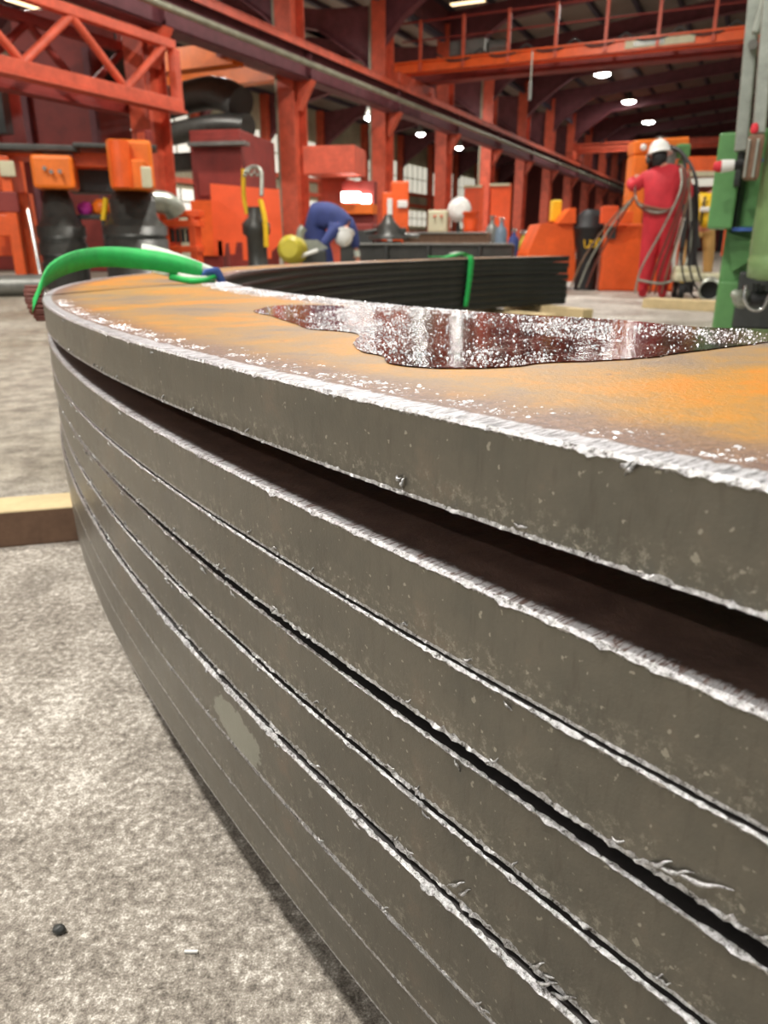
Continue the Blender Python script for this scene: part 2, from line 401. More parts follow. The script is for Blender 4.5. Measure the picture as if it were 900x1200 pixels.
ring_plate(4, -3.49, -4.105, -.0003, zero, 'fourth curved plate from the top, its upper edge under the narrow widening gap', 'gtop', .6, 1.4)
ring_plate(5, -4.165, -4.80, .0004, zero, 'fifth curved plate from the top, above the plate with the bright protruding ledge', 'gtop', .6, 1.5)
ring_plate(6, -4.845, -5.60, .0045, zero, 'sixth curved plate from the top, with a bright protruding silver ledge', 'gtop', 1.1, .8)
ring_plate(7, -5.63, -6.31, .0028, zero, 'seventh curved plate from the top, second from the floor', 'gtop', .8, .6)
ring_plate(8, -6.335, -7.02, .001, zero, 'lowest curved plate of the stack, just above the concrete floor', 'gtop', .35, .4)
ZB = H - 7.02 * D

# pale scrape on the sixth plate is part of its surface: thin patch following the curve
# puddle: outline in plan on the top plate
def top_z(x, y): return H - D + off1(x, y)
def on_top(u, v):
    z = H - D
    for _ in range(6):
        p = onz(u, v, z); z = top_z(p.x, p.y)
    return p
PUD = [(298, 365), (318, 371), (345, 380), (362, 386), (398, 389), (421, 393), (414, 404), (424, 413), (447, 418), (458, 427), (500, 432), (560, 432.5), (610, 430), (640, 426), (700, 424), (760, 420), (820, 412), (860, 407), (905, 400),
       (905, 388), (860, 386), (800, 383), (740, 377), (680, 373), (620, 370), (560, 366.5), (500, 363.5), (440, 361), (380, 358.5), (330, 358.5)]
pts = [on_top(u, v) for u, v in PUD]
def smooth_loop(p, k=6):
    q = []; m = len(p)
    for i in range(m):
        p0, p1, p2, p3 = p[i - 1], p[i], p[(i + 1) % m], p[(i + 2) % m]
        for j in range(k):
            t = j / k
            x = .5 * ((2 * p1) + (p2 - p0) * t + (2 * p0 - 5 * p1 + 4 * p2 - p3) * t * t + (3 * p1 - p0 - 3 * p2 + p3) * t ** 3)
            w = noise.noise(x * 60) * .0025
            q.append(x + V((w, -w * .6, 0)))
    return q
loop = smooth_loop(pts)
m, n, l, b = mat('dirty_water')
tc = n.new('ShaderNodeTexCoord'); P = tc.outputs['Object']
med = nz(n, l, P, 14, 4, .6); fl = nz(n, l, P, 240, 3, .7); xx = nz(n, l, P, 5, 2)
sp = mth(n, l, 'MULTIPLY_ADD', med, .30, fl)
mask = mr(n, l, sp, .74, .80)
sxx = n.new('ShaderNodeSeparateXYZ'); l.new(P, sxx.inputs[0])
col = mix(n, l, mr(n, l, med, .4, .6), rgb(26, 15, 14), rgb(70, 32, 20))
col = mix(n, l, mask, col, rgb(205, 205, 205)); l.new(col, b.inputs['Base Color'])
l.new(mth(n, l, 'MULTIPLY', mask, .9), b.inputs['Metallic']); l.new(mth(n, l, 'MULTIPLY_ADD', mask, .2, .07), b.inputs['Roughness'])
bump(n, l, b, mth(n, l, 'MULTIPLY_ADD', mask, 2, fl), .3, .0005); b.inputs['IOR'].default_value = 1.33; b.inputs['Specular IOR Level'].default_value = .22
M['water'] = m
mb = MB(); nn = len(loop)
vs = [p + V((0, 0, .0002)) for p in loop] + [p + V((0, 0, .0011)) for p in loop]
mb.add(vs, [(i, (i + 1) % nn, nn + (i + 1) % nn, nn + i) for i in range(nn)] + [tuple(range(nn, 2 * nn))])
pud = mb.build('water_puddle', 'water'); 
bm = bmesh.new(); bm.from_mesh(pud.data); bmesh.ops.triangulate(bm, faces=[f for f in bm.faces if len(f.verts) > 4]); bm.to_mesh(pud.data); bm.free()
tag(pud, 'long dark brown puddle of dirty water glinting on the topmost rusted plate', 'puddle', None, 'stuff')

def near_hit(u, v, rad):
    d = ray(u, v); a = d.x ** 2 + d.y ** 2; b_ = -2 * (CX * d.x + CY * d.y); c = CX ** 2 + CY ** 2 - rad * rad
    return V((0, 0, H)) + d * ((-b_ - math.sqrt(b_ * b_ - 4 * a * c)) / 2 / a)
plates = [o for o in C.objects if o.name.startswith('steel_ring_plate')]
rnd = random.Random(5)
def slivers(o, ztop, zbot, off, dr, n_, extra=()):
    mb = MB(); t_ = (ztop - zbot) * D
    items = [(math.radians(rnd.uniform(208, 222)), rnd.choice((0, 1, 1)), rnd.uniform(.003, .010), rnd.uniform(-.5, .5)) for _ in range(n_)]
    for a, edge, L_, sl_ in items:
        x, y = math.cos(a), math.sin(a); er_ = V((x, y, 0)); et_ = V((-y, x, 0)); R_ = RO + dr
        z = off(CX + R_ * x, CY + R_ * y) + (-.0035 if not edge else -t_ + .0035)
        mb_pts = [er_ * (R_ + .0002 + .0012 * math.sin(k * .8)) + et_ * (L_ * (k / 5 - .5)) + V((0, 0, z + (1 if edge else -1) * .0012 * k * rnd.uniform(.2, 1) + sl_ * L_ * (k / 5 - .5))) for k in range(6)]
        mb.tube(mb_pts, lambda q: .0007 * (1 - abs(2 * q - 1)) + .00015, n=5, sub=2)
    for u, v, L_, ang in extra:
        p_ = near_hit(u, v, RO + dr) - V(o.location); er_ = V((p_.x, p_.y, 0)).normalized(); et_ = V((-er_.y, er_.x, 0))
        dr_ = -et_ * math.cos(ang) + V((0, 0, 1)) * math.sin(ang)
        mb.tube([p_ + er_ * (.0004 + .002 * math.sin(k * .6)) + dr_ * (L_ * (k / 5 - .5)) + V((0, 0, .0008 * math.sin(k * 2.1))) for k in range(6)], lambda q: .0012 * (1 - abs(2 * q - 1)) + .0002, n=6, sub=3)
    b_ = mb.build('burr_slivers', 'rlip', o); b_['kind'] = 'stuff'
slivers(plates[0], -1, -1.623, off1, 0, 16, ((742, 548, .009, -.9), (736, 544, .007, -.5), (474, 566, .006, -1.3), (470, 560, .005, .2)))
slivers(plates[1], -2.133, -2.755, off2, 0, 10)
slivers(plates[2], -2.775, -3.385, off2, .0012, 34, ((772, 1010, .016, -.7), (820, 1030, .03, -.35), (790, 1018, .02, -.5)))
slivers(plates[3], -3.49, -4.105, zero, 0, 30)
slivers(plates[4], -4.165, -4.80, zero, .0004, 30, ((535, 1035, .02, -.75), (545, 1045, .015, -.9), (640, 1150, .02, -.7), (660, 1165, .02, -.6), (630, 1130, .015, -.9)))
slivers(plates[5], -4.845, -5.60, zero, .0045, 20)
# bright grains of scale standing in the water and along the inner rim
def grains(name, label, samples, parent=None):
    mb = MB(); rnd = random.Random(3)
    for (p, rr, hh) in samples:
        a = rnd.uniform(0, 6.28); k = rnd.uniform(.6, 1.3)
        ux = V((math.cos(a), math.sin(a), 0)) * rr; uy = V((-math.sin(a), math.cos(a), 0)) * rr * k
        tp = V((rnd.uniform(-.3, .3) * rr, rnd.uniform(-.3, .3) * rr, hh))
        mb.add([p + ux, p + uy, p - ux, p - uy, p + tp], [(0, 1, 4), (1, 2, 4), (2, 3, 4), (3, 0, 4), (3, 2, 1, 0)])
    o = mb.build(name, 'grain', fix=False); return tag(o, label, 'scale grains', None, 'stuff')
M['grain'] = paint('silver_scale', rgb(226, 226, 228), .3, .45, .2, 300)
rnd = random.Random(11); smp = []
def inpoly(u, v, poly):
    c_ = False; n_ = len(poly); j = n_ - 1
    for i in range(n_):
        (x1, y1), (x2, y2) = poly[i], poly[j]
        if (y1 > v) != (y2 > v) and u < (x2 - x1) * (v - y1) / (y2 - y1) + x1: c_ = not c_
        j = i
    return c_
plan = [(p.x, p.y) for p in loop]
x0, x1 = min(p[0] for p in plan), max(p[0] for p in plan); y0, y1 = min(p[1] for p in plan), max(p[1] for p in plan)
for _ in range(60000):
    x = rnd.uniform(x0, x1); y = rnd.uniform(y0, y1)
    w_ = noise.noise(V((x * 11, y * 4.5, 2))) + .55 * noise.noise(V((x * 38, y * 14, 8)))
    az_ = x / y
    dens = (1 if az_ < .3 else .55) * (.10 + .9 * max(0, w_) + (.5 if -.06 < az_ < .05 and w_ > -.25 else 0) + (.45 if w_ > .22 else 0))
    if rnd.random() > dens * .62: continue
    if not inpoly(x, y, plan): continue
    q_ = rnd.random() ** 2; smp.append((V((x, y, top_z(x, y) + .0009)), .0004 + .0011 * q_, .0005 + .0011 * q_))
for _ in range(26000):
    a = math.radians(rnd.uniform(196, 231)); di_ = rnd.random() ** 1.3 * .085; rr_ = RI + .003 + di_
    x, y = CX + rr_ * math.cos(a), CY + rr_ * math.sin(a)
    w_ = noise.noise(V((x * 14, y * 8, 4)))
    if rnd.random() > .5 + .9 * w_ - di_ * 4: continue
    q_ = rnd.random() ** 2; smp.append((V((x, y, top_z(x, y) + .0003)), .0005 + .0014 * q_, .0005 + .0014 * q_))
grains('scale_grains', 'bright silver grains of scale speckling the puddle and the inner rim of the top plate', smp)
smp = []
for _ in range(9000):
    a = math.radians(rnd.uniform(204, 223)); di_ = .022 + abs(rnd.gauss(0, .013)); rr_ = RO - di_
    x, y = CX + rr_ * math.cos(a), CY + rr_ * math.sin(a)
    w_ = noise.noise(V((x * 30, y * 30, 14)))
    if rnd.random() > .25 + 1.2 * w_: continue
    q_ = rnd.random() ** 4; smp.append((V((x, y, top_z(x, y) - .0001)), .0004 + .0022 * q_, .0003 + .0006 * q_))
grains('metal_flakes', 'thin bright metal flakes lying just inside the ground outer edge of the top plate', smp)['category'] = 'metal flakes'

# ------------------------------------------------------------------ floor
m, n, l, b = mat('stained_concrete')
tc = n.new('ShaderNodeTexCoord'); P = tc.outputs['Object']
big = nz(n, l, P, 1.3, 5, .6); med = nz(n, l, P, 11, 6, .65); fine = nz(n, l, P, 95, 7, .8); xf = nz(n, l, P, 420, 3, .75)
k = mth(n, l, 'MULTIPLY_ADD', mth(n, l, 'SUBTRACT', med, .5), .35, fine); k = mth(n, l, 'MULTIPLY_ADD', mth(n, l, 'SUBTRACT', big, .5), .5, k); k = mth(n, l, 'MULTIPLY_ADD', mth(n, l, 'SUBTRACT', xf, .5), .55, k)
c = ramp(n, [(.32, rgb(84, 77, 69)), (.43, rgb(134, 126, 115)), (.54, rgb(170, 162, 150)), (.63, rgb(232, 226, 216))]); l.new(k, c.inputs[0])
spot = mr(n, l, nz(n, l, P, 2.4, 4, .6, .6), .58, .74, 0, .6)
col = mix(n, l, spot, c.outputs[0], rgb(92, 84, 74)); gx = n.new('ShaderNodeSeparateXYZ'); l.new(P, gx.inputs[0])
dirty = mth(n, l, 'MULTIPLY', mr(n, l, mth(n, l, 'MULTIPLY_ADD', big, 1.2, gx.outputs[1]), 2.3, 2.9), mr(n, l, mth(n, l, 'MULTIPLY_ADD', med, .6, gx.outputs[0]), .4, 1.4, 1, 0))
col = mix(n, l, mth(n, l, 'MULTIPLY', dirty, .75), col, mix(n, l, mr(n, l, med, .35, .65), rgb(88, 80, 66), rgb(140, 132, 114)))
l.new(col, b.inputs['Base Color'])
setb(b, Roughness=.6); l.new(mr(n, l, big, .3, .7, .42, .7), b.inputs['Roughness'])
bump(n, l, b, k, .6, .003)
M['floor'] = m
struct('floor', MB().box(W(-4, 30, -.05), (56, 110, .1), -AZ), 'floor')

# ------------------------------------------------------------------ timbers under the stack and on the floor
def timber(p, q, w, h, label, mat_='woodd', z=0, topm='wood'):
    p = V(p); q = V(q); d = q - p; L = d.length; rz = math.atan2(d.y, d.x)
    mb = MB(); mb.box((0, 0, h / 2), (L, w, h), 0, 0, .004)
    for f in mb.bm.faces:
        if f.normal.z > .5 or all(v.co.z > h * .9 for v in f.verts): f.material_index = 1  # paler top faces: light from above put into the colour
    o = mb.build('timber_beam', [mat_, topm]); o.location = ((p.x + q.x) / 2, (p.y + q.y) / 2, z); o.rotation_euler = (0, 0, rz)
    return tag(o, label, 'timber', 'timbers under the plate stack')
a0 = onz(-60, 648, 0); a1 = onz(92, 634, 0); dd = (a1 - a0).normalized(); nrm = V((-dd.y, dd.x, 0)) * .055
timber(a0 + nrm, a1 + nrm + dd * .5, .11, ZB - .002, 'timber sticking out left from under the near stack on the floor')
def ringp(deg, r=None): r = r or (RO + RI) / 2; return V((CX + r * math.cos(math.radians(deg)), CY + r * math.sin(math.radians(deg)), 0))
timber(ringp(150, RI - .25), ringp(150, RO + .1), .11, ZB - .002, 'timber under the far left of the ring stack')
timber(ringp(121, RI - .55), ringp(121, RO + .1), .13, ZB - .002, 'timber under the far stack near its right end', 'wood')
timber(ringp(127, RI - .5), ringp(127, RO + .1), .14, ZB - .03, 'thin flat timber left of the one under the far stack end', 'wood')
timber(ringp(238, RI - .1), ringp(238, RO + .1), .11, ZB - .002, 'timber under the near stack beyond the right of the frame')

# ------------------------------------------------------------------ slings
sl = thing('lifting_sling', 'green webbing sling draped over the left end of the top plate', 'sling', on_top(80, 322))
o0 = V(sl.location)
def spl(p, k=6):
    p = [V(x) for x in p]; q = []
    for i in range(len(p) - 1):
        p0 = p[max(0, i - 1)]; p1 = p[i]; p2 = p[i + 1]; p3 = p[min(len(p) - 1, i + 2)]
        for j in range(k):
            t = j / k; q.append(.5 * ((2 * p1) + (p2 - p0) * t + (2 * p0 - 5 * p1 + 4 * p2 - p3) * t * t + (3 * p1 - p0 - 3 * p2 + p3) * t ** 3))
    return q + [p[-1]]
path = spl([at(44, 352, 1.66) , at(47, 334, 1.68), at(60, 319, 1.74), at(85, 307, 1.85), at(120, 301, 1.98), at(160, 303, 2.08), at(200, 309, 2.16), at(232, 318, 2.24), at(252, 326, 2.3)])
wd = [V((.012, .02, .034)).lerp(V((0, .03, .03)), i / len(path)) * 1.5 for i in range(len(path))]
MB().ribbon([p - o0 for p in path], wd, .006).build('webbing', 'sling', sl)
path2 = spl([at(166, 292, 2.2), at(185, 296, 2.2), at(210, 304, 2.22), at(236, 314, 2.26), at(255, 322, 2.3)])
MB().ribbon([p - o0 for p in path2], [V((.0, .02, .026)) for _ in path2], .006).build('white_strap', 'offw', sl)
path3 = spl([at(178, 316, 2.18), at(200, 321, 2.16), at(225, 326, 2.18), at(250, 326, 2.28)])
MB().ribbon([p - o0 for p in path3], [V((.0, .012, .013)) for _ in path3], .006).build('white_strap', 'offw', sl)
path4 = spl([at(198, 324, 2.14), at(222, 329, 2.16), at(240, 328, 2.2), at(256, 322, 2.3)])
MB().ribbon([p - o0 for p in path4], [V((.0, .012, .012)) for _ in path4], .006).build('webbing', 'sling', sl)
path5 = spl([at(238, 320, 2.24), at(252, 318, 2.27), at(257, 324, 2.29), at(261, 333, 2.3)])
MB().ribbon([p - o0 for p in path5], [V((.012, .01, .02)) for _ in path5], .008).build('label_tag', 'blue', sl)
# wear sleeve hanging outside the ring
mb = MB(); sp = spl([at(41, 336, 1.68), at(40, 346, 1.67), at(45, 362, 1.66), at(54, 374, 1.66)])
mb.ribbon([p - o0 for p in sp], [V((.034, .01, 0)), ] * len(sp), .012)
for i in range(12):
    p = sp[int(i * (len(sp) - 1) / 11)] - o0
    mb.cyl(p - V((.018, .008, 0)), p + V((.018, -.002, 0)), .004, n=6)
mb.build('wear_sleeve', 'brown', sl)

def far_hit(u, v, r=RI):
    d = ray(u, v); o = V((0, 0, H)); ox, oy = -CX, -CY
    a = d.x ** 2 + d.y ** 2; bq = 2 * (ox * d.x + oy * d.y); c = ox ** 2 + oy ** 2 - r * r
    t = (-bq + math.sqrt(bq * bq - 4 * a * c)) / (2 * a); return o + d * t
fh = far_hit(550, 303); az = math.atan2(fh.y - CY, fh.x - CX); er = V((math.cos(az), math.sin(az), 0)); et = V((-er.y, er.x, 0))
s2 = thing('lifting_sling', 'green webbing sling hanging down the inner face of the far stack', 'sling', (fh.x, fh.y, top_z(fh.x, fh.y)))
pa = [er * .5 + V((0, 0, .012)) - et * .05, er * .25 + V((0, 0, .014)), er * .05 + V((0, 0, .02)), -er * .012 + V((0, 0, .012)), -er * .02 - V((0, 0, .08)) - et * .0, -er * .02 - V((0, 0, .22)) + et * .02, -er * .02 - V((0, 0, .40)) + et * .05]
pa = spl(pa, 5)
MB().ribbon(pa, [et * (.085 - .03 * i / len(pa)) for i in range(len(pa))], .006).build('webbing', 'sling', s2)
pb = spl([-et * .22 + er * .16 + V((0, 0, .012)), -et * .08 + er * .1 + V((0, 0, .03)), et * .05 + er * .06 + V((0, 0, .045)), et * .22 + er * .1 + V((0, 0, .012))], 5)
MB().ribbon(pb, [er * .07] * len(pb), .006).build('webbing_fold', 'sling', s2)
pb = [p + V((0, 0, .008)) + er * .03 for p in pb[6:13]]
MB().ribbon(pb, [er * .05] * len(pb), .005).build('white_strap', 'offw', s2)

# ------------------------------------------------------------------ building shell
SK = [14 + 5.8 * k for k in range(-1, 12)]
RB = -12.2     # column row
ZR = 5.6
def col_obj(b, s, zt, label, w=.5, dpt=.7, mat1='red', brk=True):
    t = thing('steel_column', label, 'column', W(b, s), -AZ, 'building columns')
    mb = MB(); mb.ibeam((0, 0, 0.02), (0, 0, zt), w, dpt, .04, up=(0, 1, 0)); mb.build('shaft', mat1, t)
    MB().box((0, 0, .02), (w + .2, dpt + .15, .04)).build('base_plate', 'redd', t)
    if brk:
        MB().prism([(w / 2, -.15, ZR - .8), (w / 2 + .45, -.15, ZR - .8), (w / 2, -.15, ZR - 1.5)], (0, .3, 0)).build('bracket', mat1, t)
    return t
ords = ['nearest', 'second', 'third', 'fourth', 'fifth', 'sixth', 'seventh', 'eighth', 'ninth', 'tenth', 'eleventh', 'twelfth']
for k, s in enumerate(SK[1:]):
    lab = '%s red steel column in the row carrying the long crane runway' % ords[k]
    t = col_obj(RB, s, 8.6, lab)
    if k in (1, 2, 4):
        MB().cyl((-.34, -.2, 0), (-.34, -.2, 8), .07, n=10).cyl((-.34, -.2, 4.2), (-.34, -.2, 4.3), .09, n=10).build('conduit', 'pipe', t)
# runway girder with rail
t = thing('crane_runway_girder', 'long red crane runway girder with rail above the column row', 'girder', W(RB + .45, 3), -AZ)
L = 78
mb = MB(); mb.ibeam((0, 0, ZR - .42), (0, L, ZR - .42), .42, .8, .05)
for i in range(14): mb.box((0, 11 + 5.8 * i - 5.8, ZR - .42), (.36, .03, .72))
mb.build('beam', 'maroon', t)
MB().box((0, L / 2, ZR + .02), (.5, L, .07)).box((.235, L / 2, ZR - .04), (.03, L, .19)).build('flange_plate', 'red', t)
MB().box((0, L / 2, ZR + .1), (.07, L, .1)).build('rail', 'maroon', t)
t = tag(MB().cyl(W(RB + .95, 2, ZR - .55), W(RB + .95, 75, ZR - .55), .075, n=12).build('overhead_pipe', 'pipe'), 'long grey-green pipe running below the crane runway girder', 'pipe')
# roof frames
def frame(s, nm, b0, b1, zE, zR, m='maroon', mi=1):
    mb = MB(); bm_ = (b0 + b1) / 2
    P = [(b0, zE - 1.9), (b0 + .7, zE - 1.2), (b0 + 2.4, zE - .1), (bm_, zR - .35), (b1 - 2.4, zE - .1), (b1 - .7, zE - 1.2), (b1, zE - 1.9), (b1, zE + .35), (bm_, zR + .25), (b0, zE + .35)]
    ps = [(x, 0, z) for x, z in P]
    # two halves keep the polygon convex enough
    q = len(P)
    top = [(b0, zE + .35), (b0 + .7, zE + .39), (b0 + 2.4, zE + .5), (bm_, zR + .25), (b1 - 2.4, zE + .5), (b1 - .7, zE + .39), (b1, zE + .35)]
    for i in range(6):
        a, c = P[i], P[i + 1]; d, e = top[i + 1], top[i]
        mb.prism([(a[0], -.03, a[1]), (c[0], -.03, c[1]), (d[0], -.03, d[1]), (e[0], -.03, e[1])], (0, .06, 0))
        ang = math.atan2(c[1] - a[1], c[0] - a[0]); LL = math.hypot(c[0] - a[0], c[1] - a[1])
        mb.box(((a[0] + c[0]) / 2, 0, (a[1] + c[1]) / 2), (LL + .02, .34, .05), R=Matrix.Rotation(-ang, 3, 'Y'))
    o = mb.build(nm, m); o.location = W(0, s); o.rotation_euler = (0, 0, -AZ); o['kind'] = 'structure'; return o
for i, s in enumerate(SK): frame(s, 'trim_%d' % (i + 1), RB, 13, 8.7, 9.9)
for i, s in enumerate(SK): frame(s, 'trim_%d' % (i + 31), -24.6, RB, 7.6, 8.6)
# roof sheets: pale sheets with dark purlins
def roof(nm, b0, b1, zE, zR):
    bm_ = (b0 + b1) / 2; mb = MB()
    for (x0, z0, x1, z1) in ((b0, zE, bm_, zR), (bm_, zR, b1, zE)):
        ang = math.atan2(z1 - z0, x1 - x0); LL = math.hypot(x1 - x0, z1 - z0)
        mb.box(((x0 + x1) / 2, 36, (z0 + z1) / 2 + .62), (LL, 90, .06), R=Matrix.Rotation(-ang, 3, 'Y'))
        nP = int(LL / 1.5)
        for i in range(nP + 1):
            t = i / nP; mb.box((x0 + (x1 - x0) * t, 36, z0 + (z1 - z0) * t + .5), (.16, 90, .2), mi=1)
    o = mb.build(nm, ['panel', 'hazy']); o.rotation_euler = (0, 0, -AZ); o['kind'] = 'structure'
roof('ceiling', RB, 13, 8.7, 9.9)
roof('ceiling', -24.6, RB, 7.6, 8.6)
# walls: pale corrugated sheeting
m, n, l, b = mat('corrugated_wall')
tc = n.new('ShaderNodeTexCoord'); P = tc.outputs['Object']; sx = n.new('ShaderNodeSeparateXYZ'); l.new(P, sx.inputs[0])
w = mth(n, l, 'SINE', mth(n, l, 'MULTIPLY', mth(n, l, 'ADD', sx.outputs[0], sx.outputs[1]), 21)); g = nz(n, l, P, .8, 5)
c = ramp(n, [(.3, rgb(150, 146, 120)), (.7, rgb(200, 196, 168))]); l.new(g, c.inputs[0]); l.new(c.outputs[0], b.inputs['Base Color']); setb(b, Roughness=.6)
bump(n, l, b, w, .8, .04); M['wall'] = m
def wallbox(nm, c, d, mt='wall'):
    o = MB().box(c, d).build(nm, mt); o.rotation_euler = (0, 0, -AZ); o['kind'] = 'structure'; return o
wallbox('wall_left', (-24.8, 36, 4.2), (.2, 90, 8.4))
wallbox('wall_right', (13.2, 36, 4.6), (.2, 90, 9.2))
wallbox('wall_far', (-5.8, 81, 5), (38, .2, 10.5), 'redd')
mb = MB()
for i in range(14): mb.box((-24.5, 8 + 5.8 * i, 4), (.4, .3, 8))
for z in (1.5, 3.4, 4.2): mb.box((-24.55, 36, z), (.14, 90, .22))
o = mb.build('trim_60', 'red'); o.rotation_euler = (0, 0, -AZ); o['kind'] = 'structure'
# glazing strips on the left wall
for i in range(12):
    y_ = 13.8 + 5.8 * i - 2.9; mb = MB()
    for z_, h_ in ((2.5, 1.1), (5.3, 1.9)):
        mb.box((-24.62, y_, z_), (.05, 4.9, h_), mi=0)
        for q in range(6): mb.box((-24.59, y_ - 2.45 + q * .98, z_), (.07, .06, h_), mi=1)
        mb.box((-24.58, y_, z_), (.08, 4.95, .06), mi=1)
    o = mb.build('window_%d' % (i + 1), ['daylit', 'grey']); o.rotation_euler = (0, 0, -AZ); o['kind'] = 'structure'
# far end: door and pale band
o = MB().box((0, 80.8, 2.6), (7, .1, 5.2), mi=0).build('door_1', ['dark']); o.rotation_euler = (0, 0, -AZ); o['kind'] = 'structure'
o = MB().box((-2, 80.7, 6.0), (20, .12, .7)).build('window_20', ['daylit']); o.rotation_euler = (0, 0, -AZ); o['kind'] = 'structure'
o = MB().box((-2, 80.6, 5.4), (22, .3, .5)).build('trim_61', ['orange']); o.rotation_euler = (0, 0, -AZ); o['kind'] = 'structure'

wallbox('wall_middle', (RB, 36, 8.9), (.12, 90, 1.3), 'maroon')
# crane bridges
def crane(s, b0, b1, label, z0=5.75, rails=True, mm=('redd', 'orange', 'red')):
    t = thing('bridge_crane', label, 'crane', W(0, s), -AZ)
    L = b1 - b0; bc = (b0 + b1) / 2
    MB().box((bc, .9, z0 + .64), (L, .5, .46)).box((bc, .9, z0 + .40), (L, .62, .06)).box((bc, .9, z0 + .87), (L, .62, .06)).build('girder', mm[0], t)
    MB().box((bc, -.6, z0 + .62), (L, .12, .3)).box((bc, -.5, z0 + .77), (L, .5, .05)).box((bc, -.35, z0 + .45), (L, .06, .06)).build('walkway', mm[1], t)
    MB().box((b0 + .4, 0, z0 + .1), (.5, 3.2, .5), bev=.05).cyl((b0 + .4, -1.3, z0 - .05), (b0 + .7, -1.3, z0 - .05), .22).cyl((b0 + .4, 1.3, z0 - .05), (b0 + .7, 1.3, z0 - .05), .22).build('end_carriage', mm[2], t)
    if rails:
        MB().tube([(b0 + .3, -.68, z0 + 1.95), (b1, -.68, z0 + 1.95)], .04, sub=1).tube([(b0 + .3, -.68, z0 + 1.4), (b1, -.68, z0 + 1.4)], .025, sub=1).build('handrail', mm[0], t)
        x = b0 + 1.0
        while x < b1:
            MB().box((x, -.69, z0 + 1.25), (.1, .08, 1.5)).build('rail_post', mm[2], t); x += 1.55
        mb = MB(); x = b0 + 1.6
        while x < b1 - 1.6:
            mb.tube([(x, -.72, z0 + .95), (x + .4, -.72, z0 + .72), (x + .8, -.72, z0 + .68), (x + 1.2, -.72, z0 + .74), (x + 1.55, -.72, z0 + .95)], .028, n=6); x += 1.55
        mb.build('festoon_cable', 'dark', t)
        MB().box((b0 + 2.6, -.1, z0 + 1.1), (1.3, .7, .45), bev=.04).cyl((b0 + 3.3, -.1, z0 + 1.1), (b0 + 3.9, -.1, z0 + 1.1), .2).build('motor', 'grey', t)
        MB().box((-3.6, -.68, z0 + .62), (2.0, .05, .2)).box((-3.9, -.71, z0 + .62), (.9, .02, .12), mi=1).build('dirty_plate', ['cream', 'grey'], t)
    return t
crane(27.6, RB - .2, 12.8, 'near orange bridge crane with railed walkway crossing the upper right of the hall')
crane(55, RB - .2, 12.8, 'distant red bridge crane at the far end of the hall', 6.0, False, ('red', 'red', 'red'))
t = thing('bridge_crane', 'orange twin-beam crane in the dark left bay above the truss end', 'crane', W(0, 19.5), -AZ)
MB().box((-15.2, -1.6, 5.15), (5.2, .5, .5)).build('girder', 'ochre', t)
MB().box((-15.2, 1.2, 5.3), (5.2, .5, .5)).build('girder', 'ochre', t)
MB().box((-12.75, 0, 5.3), (.4, 4, .5)).build('end_carriage', 'redd', t)
# truss along the row
t = thing('lattice_truss', 'red lattice truss beam at the upper left ending at the nearest column', 'truss', W(RB + .6, 0), -AZ)
for dx, m_ in ((0, 'red'), (-1.1, 'redd')):
    MB().box((dx, 8.0, 3.42), (.2, 12.6, .22), bev=.02).box((dx, 8.0, 3.28), (.34, 12.6, .05)).build('lower_chord', m_, t)
    MB().box((dx, 8.0, 4.52), (.18, 12.4, .18), bev=.02).build('upper_chord', m_, t)
    y = 13.9; up = False
    for k in range(9):
        y2 = y - 1.2
        a = (dx, y, 4.45 if not up else 3.5); c = (dx, y2, 3.5 if not up else 4.45)
        MB().cyl(a, c, .075, n=8).build('brace', m_, t); y = y2; up = not up
    MB().box((dx, 14.2, 3.9), (.18, .18, 1.1)).build('end_post', m_, t)

# lamps
def lamp(p, label, grp, r=.28):
    t = thing('high_bay_lamp', label, 'lamp', p, 0, grp)
    rf = MB().lathe((0, 0, 0), [(.05, .55), (.12, .5), (.14, .3), (r * 1.2, .02), (r * 1.2, 0), (r, 0)][::-1], 20); rf = rf.build('reflector', 'grey', t)
    MB().lathe((0, 0, 0), [(r * .3, -.12), (r * .9, -.05), (r, 0.0)], 20).build('lens', 'lamp', rf)
    MB().cyl((0, 0, .5), (0, 0, 1.1), .02, n=6).build('hanger', 'dark', t)
    li = bpy.data.lights.new('high_bay_lamp_light', 'AREA'); li.shape = 'DISK'; li.size = r * 2; li.energy = 220; li.color = (1, .95, .88)
    lo = bpy.data.objects.new('high_bay_lamp_light', li); C.objects.link(lo); lo.parent = t; lo.location = (0, 0, -.16)
    return t
for (u, v, Y, lab) in ((706, 87, 44, 'largest of the three bright lamps under the right roof'), (737, 119, 51.7, 'middle of the three bright lamps under the right roof'), (760, 143, 60, 'farthest of the three bright lamps under the right roof')):
    lamp(at(u, v, Y), lab, 'high bay lamps', .4)
for (u, v, Y, lab) in ((433, 138, 39, 'bright lamp beside the third column in the left bay'), (493, 157, 44.6, 'bright lamp hanging between the third and fourth columns'), (538, 173, 50.6, 'small bright lamp right of the fourth column'), (508, 101, 36, 'dimmer lamp just below the left end of the near crane')):
    lamp(at(u, v, Y), lab, 'high bay lamps', .22)

